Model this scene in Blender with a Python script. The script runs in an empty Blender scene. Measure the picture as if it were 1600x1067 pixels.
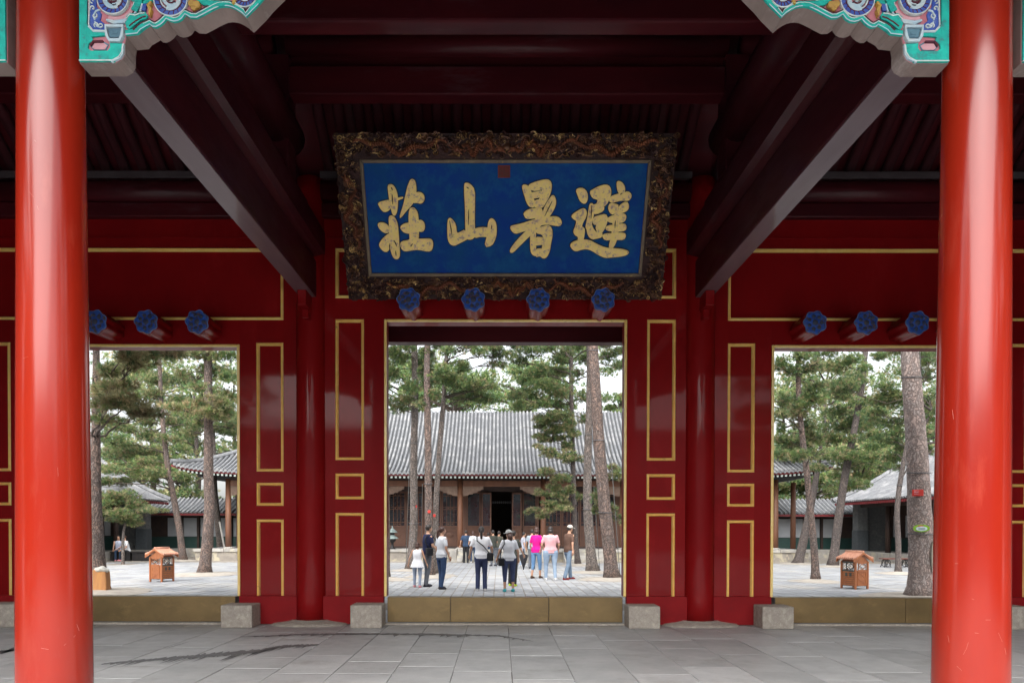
import bpy, math, random
import numpy as np
from mathutils import Matrix, Vector
R = random.Random(7); NR = np.random.default_rng(11)
PI = math.pi
SC = bpy.context.scene; COL = SC.collection

# ------------------------------------------------------------------ camera
F = 1200.0; CX, CY = 778.47, 840.43
CAM = np.array([-0.0874, 0.0, 1.6])
def _rot():
    yaw, pit, rol = -0.0021, -0.0136, 0.0019
    a = np.array([[math.cos(yaw), -math.sin(yaw), 0], [math.sin(yaw), math.cos(yaw), 0], [0, 0, 1]])
    b = np.array([[1, 0, 0], [0, math.cos(pit), math.sin(pit)], [0, -math.sin(pit), math.cos(pit)]])
    c = np.array([[math.cos(rol), 0, math.sin(rol)], [0, 1, 0], [-math.sin(rol), 0, math.cos(rol)]])
    return c @ b @ a
ROT = _rot()
def ray(u, v):
    return ROT.T @ np.array([(u - CX) / F, 1.0, (CY - v) / F])
def at(u, v, Y):
    """world point seen at measured image position (u,v) lying at distance Y"""
    d = ray(u, v); return CAM + d * (Y / d[1])
def gnd(u, v, z=0.0):
    d = ray(u, v); return CAM + d * ((z - CAM[2]) / d[2])
cam = bpy.data.cameras.new("camera"); cam.sensor_width = 36; cam.lens = 27.0
cam.shift_x = (800 - CX) / 1600; cam.shift_y = (CY - 533.5) / 1600
cam.clip_start = 0.05; cam.clip_end = 2000
camo = bpy.data.objects.new("camera", cam); COL.objects.link(camo)
M = Matrix.Identity(4)
for i in range(3):
    M[i][0] = ROT[0][i]; M[i][1] = ROT[2][i]; M[i][2] = -ROT[1][i]; M[i][3] = CAM[i]
camo.matrix_world = M
SC.camera = camo

# ------------------------------------------------------------------ light: bright overcast day, brightest in the south behind the camera
SUN_EL, SUN_AZ = math.radians(50), math.radians(190)      # azimuth from +Y clockwise
W = bpy.data.worlds.new("World"); SC.world = W; W.use_nodes = True
nt = W.node_tree; nt.nodes.clear()
sky = nt.nodes.new("ShaderNodeTexSky"); sky.sky_type = 'NISHITA'; sky.sun_disc = False
sky.sun_elevation = SUN_EL; sky.sun_rotation = SUN_AZ
sky.air_density = 1.0; sky.dust_density = 4.0; sky.ozone_density = 1.0
hs = nt.nodes.new("ShaderNodeHueSaturation"); hs.inputs['Saturation'].default_value = 0.22
bg = nt.nodes.new("ShaderNodeBackground"); bg.inputs['Strength'].default_value = 0.15
wo = nt.nodes.new("ShaderNodeOutputWorld")
nt.links.new(sky.outputs[0], hs.inputs['Color']); nt.links.new(hs.outputs[0], bg.inputs['Color']); nt.links.new(bg.outputs[0], wo.inputs['Surface'])
sl = bpy.data.lights.new("sun", 'SUN'); sl.energy = 1.5; sl.angle = math.radians(85); sl.color = (1.0, 0.97, 0.93)
so = bpy.data.objects.new("sun", sl); COL.objects.link(so)
sd = Vector((math.sin(SUN_AZ) * math.cos(SUN_EL), math.cos(SUN_AZ) * math.cos(SUN_EL), math.sin(SUN_EL)))
so.rotation_euler = sd.to_track_quat('Z', 'Y').to_euler(); so.location = (0, -20, 30)
SC.view_settings.view_transform = 'Standard'; SC.view_settings.look = 'None'
SC.view_settings.gamma = 1; SC.view_settings.use_curve_mapping = False
SC.view_settings.exposure = 1.48
SC.cycles.max_bounces = 10; SC.cycles.diffuse_bounces = 6; SC.cycles.glossy_bounces = 4
SC.cycles.transparent_max_bounces = 12

# ------------------------------------------------------------------ materials
def mat(name, c1, c2=None, rough=0.6, metal=0.0, coat=0.0, scale=6.0, detail=6.0, stretch=(1, 1, 1), lo=0.35, hi=0.65,
        bump=0.0, bscale=30.0, objrand=0.0, c3=None, s3=1.5, lo3=0.55, hi3=0.7, spec=0.5, rvar=0.0, coat_rough=0.08, bstretch=None, attr=None, trans=0.0):
    m = bpy.data.materials.new(name); m.use_nodes = True; t = m.node_tree; N = t.nodes; L = t.links
    b = N['Principled BSDF']
    b.inputs['Roughness'].default_value = rough; b.inputs['Metallic'].default_value = metal
    b.inputs['Coat Weight'].default_value = coat; b.inputs['Coat Roughness'].default_value = coat_rough
    b.inputs['Specular IOR Level'].default_value = spec
    if trans: b.inputs['Transmission Weight'].default_value = trans
    tc = N.new('ShaderNodeTexCoord'); vec = tc.outputs['Object']
    oi = N.new('ShaderNodeObjectInfo')
    ad = N.new('ShaderNodeVectorMath'); ad.operation = 'MULTIPLY_ADD'
    cr = N.new('ShaderNodeCombineXYZ'); L.new(oi.outputs['Random'], cr.inputs[0]); L.new(oi.outputs['Random'], cr.inputs[1])
    L.new(cr.outputs[0], ad.inputs[0]); ad.inputs[1].default_value = (37, 53, 0); L.new(vec, ad.inputs[2]); vec = ad.outputs[0]
    def noise(sc, st, dt=detail, ro=0.6):
        mp = N.new('ShaderNodeMapping'); mp.inputs['Scale'].default_value = st; L.new(vec, mp.inputs[0])
        n = N.new('ShaderNodeTexNoise'); n.inputs['Scale'].default_value = sc; n.inputs['Detail'].default_value = dt; n.inputs['Roughness'].default_value = ro
        L.new(mp.outputs[0], n.inputs['Vector']); return n.outputs['Fac']
    def rng(src, a, z, o0=0.0, o1=1.0):
        r = N.new('ShaderNodeMapRange'); r.inputs[1].default_value = a; r.inputs[2].default_value = z
        r.inputs[3].default_value = o0; r.inputs[4].default_value = o1; L.new(src, r.inputs[0]); return r.outputs[0]
    def mix(f, a, bb):
        x = N.new('ShaderNodeMix'); x.data_type = 'RGBA'
        L.new(f, x.inputs[0]) if not isinstance(f, float) else setattr(x.inputs[0], 'default_value', f)
        for s, v in ((6, a), (7, bb)):
            if isinstance(v, tuple): x.inputs[s].default_value = (*v, 1)
            else: L.new(v, x.inputs[s])
        return x.outputs[2]
    if attr:
        an = N.new('ShaderNodeAttribute'); an.attribute_name = attr; col = an.outputs['Color']
    else:
        col = c1
        if c2 is None: c2 = tuple(v * 0.78 for v in c1)
        col = mix(rng(noise(scale, stretch), lo, hi), c1, c2)
        if c3 is not None: col = mix(rng(noise(s3, stretch, 8, 0.7), lo3, hi3), col, c3)
    if objrand:
        h = N.new('ShaderNodeHueSaturation'); L.new(rng(oi.outputs['Random'], 0, 1, 1 - objrand, 1 + objrand), h.inputs['Value']); L.new(col, h.inputs['Color']); col = h.outputs[0]
    if isinstance(col, tuple): b.inputs['Base Color'].default_value = (*col, 1)
    else: L.new(col, b.inputs['Base Color'])
    if rvar: L.new(rng(noise(scale * 2.3, stretch), 0.3, 0.7, max(0.02, rough - rvar), rough + rvar), b.inputs['Roughness'])
    if bump:
        bn = N.new('ShaderNodeBump'); bn.inputs['Strength'].default_value = bump; bn.inputs['Distance'].default_value = 0.01
        L.new(noise(bscale, bstretch or stretch), bn.inputs['Height']); L.new(bn.outputs[0], b.inputs['Normal'])
    return m

def bark_mat(name, plate, crack, tint, sc=9.0):
    m = bpy.data.materials.new(name); m.use_nodes = True; t = m.node_tree; N = t.nodes; L = t.links; b = N['Principled BSDF']
    tc = N.new('ShaderNodeTexCoord'); oi = N.new('ShaderNodeObjectInfo')
    mp = N.new('ShaderNodeMapping'); mp.inputs['Scale'].default_value = (1, 1, 0.42); L.new(tc.outputs['Object'], mp.inputs[0])
    nz = N.new('ShaderNodeTexNoise'); nz.inputs['Scale'].default_value = 7; nz.inputs['Detail'].default_value = 5; L.new(tc.outputs['Object'], nz.inputs['Vector'])
    ad = N.new('ShaderNodeVectorMath'); ad.operation = 'MULTIPLY_ADD'; L.new(nz.outputs['Color'], ad.inputs[0]); ad.inputs[1].default_value = (.26, .26, .26); L.new(mp.outputs[0], ad.inputs[2])
    vo = N.new('ShaderNodeTexVoronoi'); vo.feature = 'DISTANCE_TO_EDGE'; vo.inputs['Scale'].default_value = sc; L.new(ad.outputs[0], vo.inputs['Vector'])
    vc = N.new('ShaderNodeTexVoronoi'); vc.inputs['Scale'].default_value = sc; L.new(ad.outputs[0], vc.inputs['Vector'])
    r = N.new('ShaderNodeMapRange'); r.inputs[1].default_value = 0.0; r.inputs[2].default_value = 0.20; L.new(vo.outputs['Distance'], r.inputs[0])
    x = N.new('ShaderNodeMix'); x.data_type = 'RGBA'; x.inputs[6].default_value = (*plate, 1); x.inputs[7].default_value = (*tint, 1)
    sp = N.new('ShaderNodeSeparateColor'); L.new(vc.outputs['Color'], sp.inputs[0])
    n2 = N.new('ShaderNodeTexNoise'); n2.inputs['Scale'].default_value = 1.1; n2.inputs['Detail'].default_value = 6; L.new(tc.outputs['Object'], n2.inputs['Vector'])
    ma = N.new('ShaderNodeMath'); ma.operation = 'MULTIPLY_ADD'; L.new(sp.outputs[0], ma.inputs[0]); ma.inputs[1].default_value = .6; L.new(n2.outputs['Fac'], ma.inputs[2])
    mr = N.new('ShaderNodeMapRange'); mr.inputs[1].default_value = .45; mr.inputs[2].default_value = 1.05; L.new(ma.outputs[0], mr.inputs[0]); L.new(mr.outputs[0], x.inputs[0])
    y = N.new('ShaderNodeMix'); y.data_type = 'RGBA'; y.inputs[6].default_value = (*crack, 1); L.new(r.outputs[0], y.inputs[0]); L.new(x.outputs[2], y.inputs[7])
    L.new(y.outputs[2], b.inputs['Base Color']); b.inputs['Roughness'].default_value = 0.9
    bp = N.new('ShaderNodeBump'); bp.inputs['Strength'].default_value = 0.8; bp.inputs['Distance'].default_value = 0.025; L.new(r.outputs[0], bp.inputs['Height']); L.new(bp.outputs[0], b.inputs['Normal'])
    return m

MT = dict(
    red_col=mat('red_column_lacquer', (0.33, 0.019, 0.006), (0.27, 0.013, 0.005), rough=0.55, coat=.9, coat_rough=0.16, scale=1.3, stretch=(1, 1, .25), lo=.4, hi=.6, c3=(0.38, 0.05, 0.028), s3=2.6, lo3=.56, hi3=.8, bump=.02, bscale=2, rvar=.05, spec=.05),
    red_wall=mat('red_wall_lacquer', (0.235, 0.004, 0.0055), (0.195, 0.003, 0.005), rough=0.5, spec=.10, coat=0.22, coat_rough=0.05, scale=1.2, stretch=(1, 1, .5), c3=(0.255, 0.008, 0.010), s3=1.7, bump=.03, bscale=4, rvar=.05),
    red_skirt=mat('red_skirt_paint', (0.26, 0.011, 0.014), (0.21, 0.009, 0.012), rough=0.6, spec=.10, coat=.03, scale=2.5, c3=(0.17, 0.02, 0.02), s3=3, lo3=.62, hi3=.75, bump=.08, bscale=12),
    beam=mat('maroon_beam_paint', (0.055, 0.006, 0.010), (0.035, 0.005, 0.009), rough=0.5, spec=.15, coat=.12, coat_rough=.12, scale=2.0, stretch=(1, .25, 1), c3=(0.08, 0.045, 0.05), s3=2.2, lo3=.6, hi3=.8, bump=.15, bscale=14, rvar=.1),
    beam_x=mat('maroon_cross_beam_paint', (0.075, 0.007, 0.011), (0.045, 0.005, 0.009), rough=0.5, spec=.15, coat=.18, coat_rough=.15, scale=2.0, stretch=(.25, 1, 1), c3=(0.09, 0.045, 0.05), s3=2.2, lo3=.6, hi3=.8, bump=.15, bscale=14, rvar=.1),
    grey_under=mat('grey_beam_soffit', (0.145, 0.10, 0.115), (0.10, 0.062, 0.075), rough=0.42, coat=.3, scale=3, stretch=(1, .15, 1), c3=(0.10, 0.05, 0.06), s3=3, lo3=.6, hi3=.75, bump=.2, bscale=10),  # grey strip under the tie beams, paler than their maroon
    gold=mat('gilded_moulding', (1.0, 0.77, 0.28), (0.95, 0.66, 0.19), rough=0.28, metal=.0, spec=1.0, coat=.6, coat_rough=.25, scale=9, c3=(0.35, 0.20, 0.05), s3=6, lo3=.62, hi3=.72, bump=.1, bscale=40),
    board=mat('blue_board_paint', (0.002, 0.045, 0.27), (0.003, 0.066, 0.22), rough=0.6, scale=2.2, c3=(0.008, 0.115, 0.28), s3=3.5, lo3=.48, hi3=.72, bump=.2, bscale=25, spec=.12),
    glyph=mat('worn_gold_leaf', (1.0, 0.78, 0.24), (0.95, 0.70, 0.28), rough=0.5, metal=.0, scale=16, lo=.42, hi=.6, c3=(0.50, 0.34, 0.28), s3=15, lo3=.54, hi3=.62, bump=.7, bscale=35),
    glyph_edge=mat('bright_gold_edge', (1.0, 0.80, 0.32), (0.9, 0.66, 0.24), rough=0.5, metal=.0, scale=14),
    carve=mat('dark_carved_wood', (0.050, 0.020, 0.018), (0.022, 0.010, 0.010), rough=0.6, spec=.25, scale=8, c3=(0.42, 0.26, 0.09), s3=9, lo3=.58, hi3=.68, bump=.8, bscale=50),
    carve_gilt=mat('gilded_carved_wood', (0.16, 0.07, 0.03), (0.07, 0.03, 0.022), rough=0.38, metal=.35, scale=5, c3=(0.75, 0.52, 0.20), s3=7, lo3=.53, hi3=.66, bump=.4, bscale=60),
    dragon=mat('copper_gilt_dragon', (0.26, 0.09, 0.04), (0.12, 0.04, 0.025), rough=0.4, metal=.35, scale=6, c3=(0.70, 0.42, 0.13), s3=5, lo3=.60, hi3=.72, bump=1.0, bscale=70),
    frame_line=mat('dull_gold_inner_frame', (0.16, 0.12, 0.07), (0.10, 0.07, 0.05), rough=0.5, metal=.2, scale=6, c3=(0.4, 0.28, 0.1), s3=5, lo3=.62, hi3=.7),
    seal=mat('faded_red_seal', (0.13, 0.012, 0.01), (0.09, 0.02, 0.015), rough=.7, scale=20),
    turq=mat('turquoise_paint', (0.0, 0.46, 0.37), (0.0, 0.30, 0.26), rough=.65, scale=14, c3=(0.05, 0.20, 0.20), s3=14, lo3=.56, hi3=.66, bump=.5, bscale=30),
    blue=mat('cobalt_paint', (0.02, 0.06, 0.34), (0.06, 0.12, 0.40), rough=.65, scale=10, c3=(0.15, 0.2, 0.4), s3=12, lo3=.6, hi3=.7, bump=.5, bscale=30),
    pale=mat('pale_blue_paint', (0.34, 0.50, 0.60), (0.48, 0.56, 0.58), rough=.65, scale=12, bump=.4, bscale=30),
    pink=mat('pink_paint', (0.52, 0.20, 0.24), (0.42, 0.13, 0.16), rough=.7, scale=6, c3=(0.30, 0.05, 0.05), s3=5, lo3=.56, hi3=.7, bump=.3, bscale=25),
    ochre=mat('ochre_paint', (0.50, 0.32, 0.06), (0.35, 0.2, 0.05), rough=.6, scale=12),
    grey_wood=mat('weathered_grey_wood', (0.26, 0.205, 0.185), (0.19, 0.145, 0.13), rough=.7, scale=4, c3=(0.34, 0.29, 0.27), s3=4, bump=.4, bscale=20, stretch=(1, .4, 1)),
    pin_blue=mat('worn_blue_pin_face', (0.01, 0.09, 0.46), (0.02, 0.07, 0.3), rough=.6, scale=12, c3=(0.09, 0.06, 0.06), s3=14, lo3=.52, hi3=.58, bump=.5, bscale=30),
    brass=mat('brown_brass_sheet', (0.26, 0.18, 0.08), (0.20, 0.14, 0.065), rough=0.42, metal=.55, scale=2, stretch=(1, 1, 1.5), c3=(0.33, 0.23, 0.10), s3=3, lo3=.55, hi3=.8, bump=.06, bscale=6, rvar=.1, objrand=.05),
    granite=mat('pale_granite', (0.42, 0.38, 0.33), (0.30, 0.265, 0.23), rough=.85, scale=28, c3=(0.48, 0.44, 0.38), s3=14, lo3=.52, hi3=.6, bump=.8, bscale=45, objrand=.12),
    paver=mat('slate_floor_paver', (0.45, 0.45, 0.45), (0.37, 0.372, 0.375), rough=0.55, scale=1.9, c3=(0.29, 0.285, 0.275), s3=1.5, lo3=.54, hi3=.74, bump=.35, bscale=12, objrand=.11, rvar=.12, spec=.4),
    gap=mat('dark_joint_dirt', (0.11, 0.105, 0.10), (0.15, 0.14, 0.13), rough=.95, scale=20),
    court=mat('pale_courtyard_brick', (0.41, 0.42, 0.435), (0.27, 0.28, 0.295), rough=.85, scale=3, c3=(0.54, 0.52, 0.48), s3=5, lo3=.5, hi3=.7, bump=.5, bscale=14, objrand=.17),
    court_far=mat('pale_courtyard_brick_far', (0.41, 0.42, 0.435), (0.27, 0.28, 0.295), rough=.85, scale=1.1, c3=(0.52, 0.49, 0.44), s3=.5, lo3=.5, hi3=.7, bump=.5, bscale=9),
    sand=mat('sandy_joint_soil', (0.30, 0.265, 0.22), (0.22, 0.20, 0.175), rough=.95, scale=6, bump=.5, bscale=40),
    soil=mat('sandy_tree_pit_soil', (0.42, 0.38, 0.33), (0.32, 0.285, 0.24), rough=.95, scale=4, bump=.8, bscale=30),
    tile=mat('grey_roof_tile', (0.20, 0.205, 0.215), (0.12, 0.125, 0.135), rough=.75, scale=9, c3=(0.30, 0.30, 0.30), s3=1.3, lo3=.48, hi3=.66, bump=.3, bscale=20),
    tile_dark=mat('dark_roof_pan_tile', (0.045, 0.048, 0.052), (0.085, 0.09, 0.095), rough=.85, scale=14, bump=.5, bscale=20),
    red_eave=mat('red_eave_paint', (0.17, 0.014, 0.018), (0.12, 0.012, 0.014), rough=.6, scale=5),
    tip=mat('pale_rafter_tip_paint', (0.45, 0.50, 0.46), (0.30, 0.36, 0.34), rough=.6, scale=5),
    wood=mat('brown_hall_timber', (0.175, 0.072, 0.036), (0.12, 0.05, 0.028), rough=.6, scale=3, stretch=(1, 1, .3), c3=(0.10, 0.05, 0.035), s3=1.2, lo3=.56, hi3=.75, bump=.2, bscale=15),
    wood_pale=mat('pale_carved_bracket_wood', (0.22, 0.14, 0.10), (0.14, 0.09, 0.065), rough=.7, scale=7, bump=.5, bscale=25),
    wood_dark=mat('dark_hall_timber', (0.055, 0.03, 0.022), (0.035, 0.02, 0.018), rough=.6, scale=4),
    glass=mat('dark_window_glass', (0.03, 0.035, 0.04), (0.05, 0.055, 0.06), rough=.05, scale=2, spec=1.0, coat=1.0, coat_rough=.02),
    plaster=mat('white_gallery_plaster', (0.45, 0.47, 0.50), (0.38, 0.40, 0.43), rough=.8, scale=1.5, c3=(0.42, 0.42, 0.42), s3=2, lo3=.6, hi3=.75),
    green_dado=mat('dark_green_dado', (0.012, 0.05, 0.045), (0.02, 0.06, 0.05), rough=.5, scale=4),
    grey_brick=mat('grey_brick_pier', (0.16, 0.17, 0.175), (0.12, 0.125, 0.13), rough=.85, scale=9, c3=(0.25, 0.25, 0.24), s3=2, bump=.4, bscale=18),
    plinth=mat('pale_platform_stone', (0.40, 0.385, 0.36), (0.30, 0.285, 0.26), rough=.85, scale=3, c3=(0.50, 0.46, 0.36), s3=1.8, lo3=.52, hi3=.62, bump=.5, bscale=12, objrand=.12),
    bin=mat('orange_brown_bin_wood', (0.36, 0.125, 0.04), (0.27, 0.085, 0.03), rough=.5, scale=9, stretch=(1, 1, .3), bump=.15, bscale=20),
    bin_roof=mat('salmon_bin_roof_tile', (0.58, 0.30, 0.20), (0.46, 0.21, 0.13), rough=.5, scale=8),
    bin_dark=mat('dark_bin_slot', (0.03, 0.035, 0.03), (0.05, 0.06, 0.05), rough=.5, scale=8),
    bin_liner=mat('white_bin_liner', (0.75, 0.76, 0.78), (0.65, 0.66, 0.68), rough=.5, scale=8),
    iron=mat('black_iron', (0.02, 0.02, 0.022), (0.035, 0.03, 0.03), rough=.5, scale=8, metal=.5),
    bench_wood=mat('dark_red_bench_wood', (0.12, 0.03, 0.02), (0.16, 0.05, 0.03), rough=.5, scale=8),
    band=mat('grey_steel_band', (0.12, 0.12, 0.13), (0.2, 0.2, 0.2), rough=.5, metal=.5, scale=8),
    tag_red=mat('red_tree_tag', (0.62, 0.05, 0.04), (0.5, 0.04, 0.03), rough=.5, scale=8),
    tag_green=mat('lime_green_tree_sign', (0.28, 0.55, 0.03), (0.22, 0.45, 0.04), rough=.4, scale=8),
    tag_white=mat('white_sign_centre', (0.70, 0.78, 0.78), (0.55, 0.7, 0.7), rough=.4, scale=8),
    rafter=mat('maroon_rafter_paint', (0.06, 0.009, 0.013), (0.04, 0.007, 0.011), rough=.75, spec=.2, scale=3),
    batten=mat('grey_batten', (0.07, 0.055, 0.06), (0.05, 0.035, 0.04), rough=.7, scale=4),  # plain grey for the strip before the wall purlin
    leaf_wood=mat('shaded_brown_door_wood', (0.13, 0.058, 0.034), (0.09, 0.04, 0.026), rough=.6, scale=3, stretch=(1, 1, .3), bump=.2, bscale=15),  # hall timber darkened in colour for the shade under the eave
    rope=mat('grey_cable', (0.10, 0.10, 0.10), (0.15, 0.15, 0.14), rough=.7, scale=8),
    pole=mat('pale_prop_pole', (0.62, 0.60, 0.56), (0.5, 0.48, 0.44), rough=.7, scale=8),
    wound=mat('orange_bare_wood', (0.46, 0.22, 0.07), (0.30, 0.13, 0.05), rough=.8, scale=5, stretch=(1, 1, .15), bump=.7, bscale=15),
    cement=mat('pale_cement_fill', (0.55, 0.53, 0.48), (0.38, 0.37, 0.33), rough=.9, scale=9, bump=.6, bscale=20),
    bronze=mat('grey_green_bronze', (0.22, 0.27, 0.26), (0.14, 0.18, 0.18), rough=.6, metal=.3, scale=9),
    bark=bark_mat('pine_bark', (0.185, 0.165, 0.155), (0.06, 0.05, 0.042), (0.24, 0.19, 0.165), 16.0),
    bark_red=bark_mat('reddish_pine_bark', (0.165, 0.135, 0.125), (0.055, 0.042, 0.036), (0.235, 0.16, 0.13), 16.0),
    bark_pale=bark_mat('pale_pine_bark', (0.33, 0.29, 0.275), (0.185, 0.145, 0.13), (0.40, 0.31, 0.275), 15.0),
    bark_dark=bark_mat('dark_pine_bark', (0.115, 0.10, 0.095), (0.05, 0.04, 0.037), (0.16, 0.125, 0.11), 18.0),
    twig=mat('dark_twig', (0.05, 0.038, 0.03), (0.08, 0.06, 0.05), rough=.9, scale=8),
    needles=mat('pine_needles', None, rough=.5, attr='tint', spec=.5),
)

# ------------------------------------------------------------------ mesh helpers
def frame_of(d):
    d = np.asarray(d, float); d = d / (np.linalg.norm(d) + 1e-12)
    a = np.array([0, 0, 1.0]) if abs(d[2]) < 0.9 else np.array([1.0, 0, 0])
    u = np.cross(a, d); u /= np.linalg.norm(u); v = np.cross(d, u); return u, v
class MB:
    def __init__(s): s.v = []; s.f = []
    def add(s, vs, fs):
        o = len(s.v); s.v.extend([tuple(map(float, p)) for p in vs]); s.f.extend([tuple(o + i for i in f) for f in fs]); return s
    def box(s, x0, x1, y0, y1, z0, z1):
        x0, x1 = min(x0, x1), max(x0, x1); y0, y1 = min(y0, y1), max(y0, y1); z0, z1 = min(z0, z1), max(z0, z1)
        return s.add([(x0, y0, z0), (x1, y0, z0), (x1, y1, z0), (x0, y1, z0), (x0, y0, z1), (x1, y0, z1), (x1, y1, z1), (x0, y1, z1)],
                     [(0, 3, 2, 1), (4, 5, 6, 7), (0, 1, 5, 4), (1, 2, 6, 5), (2, 3, 7, 6), (3, 0, 4, 7)])
    def prism(s, pts, fn, t0, t1):
        """pts: 2D outline; fn(a,b,t)->xyz ; t0 front, t1 back"""
        n = len(pts)
        ar = sum(pts[i][0] * pts[(i + 1) % n][1] - pts[(i + 1) % n][0] * pts[i][1] for i in range(n))
        if ar < 0: pts = pts[::-1]
        return s.add([fn(a, b, t0) for a, b in pts] + [fn(a, b, t1) for a, b in pts],
                     [tuple(range(n)), tuple(range(2 * n - 1, n - 1, -1))] + [(i, i + n, (i + 1) % n + n, (i + 1) % n) for i in range(n)])
    def ribbon(s, pts, w, fn, t0, t1, closed=False, taper=False):
        n = len(pts); L = []; Rr = []
        for i in range(n):
            a = pts[(i - 1) % n if closed else max(i - 1, 0)]; b = pts[(i + 1) % n if closed else min(i + 1, n - 1)]
            dx, dy = b[0] - a[0], b[1] - a[1]; l = math.hypot(dx, dy) + 1e-9
            ww = w * (1 if not taper else (0.25 + 0.75 * math.sin(PI * min(1, max(0.08, i / (n - 1)))))) / 2
            L.append((pts[i][0] - dy / l * ww, pts[i][1] + dx / l * ww)); Rr.append((pts[i][0] + dy / l * ww, pts[i][1] - dx / l * ww))
        vs = []
        for i in range(n): vs += [fn(*L[i], t0), fn(*Rr[i], t0), fn(*Rr[i], t1), fn(*L[i], t1)]
        fs = []
        for i in range(n if closed else n - 1):
            a = 4 * i; b = 4 * ((i + 1) % n)
            for k in range(4): fs.append((a + k, a + (k + 1) % 4, b + (k + 1) % 4, b + k))
        if not closed: fs += [(0, 3, 2, 1), (4 * n - 4, 4 * n - 3, 4 * n - 2, 4 * n - 1)]
        return s.add(vs, fs)
    def tube(s, pts, rad, n=8, cap=True, ell=None):
        P = [np.asarray(p, float) for p in pts]; m = len(P); vs = []
        rad = [rad] * m if not hasattr(rad, '__len__') else rad
        u, v = frame_of(P[1] - P[0])
        for i in range(m):
            d = P[min(i + 1, m - 1)] - P[max(i - 1, 0)]; d = d / (np.linalg.norm(d) + 1e-12)
            u = u - d * np.dot(u, d); u /= np.linalg.norm(u) + 1e-12; v = np.cross(d, u)
            for k in range(n):
                a = 2 * PI * k / n; vs.append(P[i] + rad[i] * (math.cos(a) * u + math.sin(a) * v))
        fs = [(i * n + k, i * n + (k + 1) % n, (i + 1) * n + (k + 1) % n, (i + 1) * n + k) for i in range(m - 1) for k in range(n)]
        if cap: fs += [tuple(range(n - 1, -1, -1)), tuple((m - 1) * n + k for k in range(n))]
        return s.add(vs, fs)
    def lathe(s, prof, c=(0, 0, 0), n=24, cap=True, sx=1, sy=1):
        vs = []
        for r, z in prof:
            for k in range(n): a = 2 * PI * k / n; vs.append((c[0] + r * sx * math.cos(a), c[1] + r * sy * math.sin(a), c[2] + z))
        m = len(prof)
        fs = [(i * n + k, i * n + (k + 1) % n, (i + 1) * n + (k + 1) % n, (i + 1) * n + k) for i in range(m - 1) for k in range(n)]
        if cap: fs += [tuple(range(n - 1, -1, -1)), tuple((m - 1) * n + k for k in range(n))]
        return s.add(vs, fs)
    def ball(s, c, r, n=12, m=8):
        rr = r if hasattr(r, '__len__') else (r, r, r)
        vs = [(c[0], c[1], c[2] - rr[2])]
        for i in range(1, m):
            b = -PI / 2 + PI * i / m
            for k in range(n): a = 2 * PI * k / n; vs.append((c[0] + rr[0] * math.cos(b) * math.cos(a), c[1] + rr[1] * math.cos(b) * math.sin(a), c[2] + rr[2] * math.sin(b)))
        vs.append((c[0], c[1], c[2] + rr[2])); L = len(vs) - 1
        fs = [(0, 1 + (k + 1) % n, 1 + k) for k in range(n)]
        fs += [(1 + i * n + k, 1 + i * n + (k + 1) % n, 1 + (i + 1) * n + (k + 1) % n, 1 + (i + 1) * n + k) for i in range(m - 2) for k in range(n)]
        fs += [(L, 1 + (m - 2) * n + k, 1 + (m - 2) * n + (k + 1) % n) for k in range(n)]
        return s.add(vs, fs)
    def mesh(s, name, m, smooth=False, off=(0, 0, 0)):
        me = bpy.data.meshes.new(name)
        me.from_pydata([(p[0] - off[0], p[1] - off[1], p[2] - off[2]) for p in s.v], [], s.f)
        me.materials.append(m)
        if smooth: me.shade_smooth()
        return me
    def build(s, name, m, parent=None, smooth=False, bevel=0, kind=None, label=None, angle=None):
        off = wloc(parent)
        me = s.mesh(name, MT[m] if isinstance(m, str) else m, smooth, off)
        o = bpy.data.objects.new(name, me); COL.objects.link(o)
        if parent is not None: o.parent = parent
        if kind: o['kind'] = kind
        if label: o['label'] = label
        if bevel:
            b = o.modifiers.new('bevel', 'BEVEL'); b.width = bevel; b.segments = 2; b.limit_method = 'ANGLE'
        return o
def wloc(p):
    l = Vector((0, 0, 0))
    while p is not None: l = l + p.location; p = p.parent
    return tuple(l)
def put(name, me, parent, loc, rot=(0, 0, 0), sc=(1, 1, 1), label=None):
    """link an object that shares a mesh"""
    o = bpy.data.objects.new(name, me); COL.objects.link(o); o.parent = parent
    w = wloc(parent); o.location = (loc[0] - w[0], loc[1] - w[1], loc[2] - w[2]); o.rotation_euler = rot; o.scale = sc
    if label: o['label'] = label
    return o
def tag(o, label, cat, group=None, kind=None):
    o['label'] = label
    if cat: o['category'] = cat
    if group: o['group'] = group
    if kind: o['kind'] = kind
    return o
def thing(name, label, cat, loc=(0, 0, 0), group=None):
    o = bpy.data.objects.new(name, None); COL.objects.link(o); o.location = loc; o.empty_display_size = .2
    return tag(o, label, cat, group)
def struct(mb, name, m, **k):
    o = mb.build(name, m, **k); o['kind'] = 'structure'; return o
def copy_tree(o, parent=None):
    c = o.copy(); COL.objects.link(c)
    if parent is not None: c.parent = parent
    for ch in list(o.children): copy_tree(ch, c)
    return c
XZ = lambda a, b, t: (a, t, b)
def xz_frame(sgn, X0=0.0): return lambda a, b, t: (X0 + sgn * a, t, b)

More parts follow.
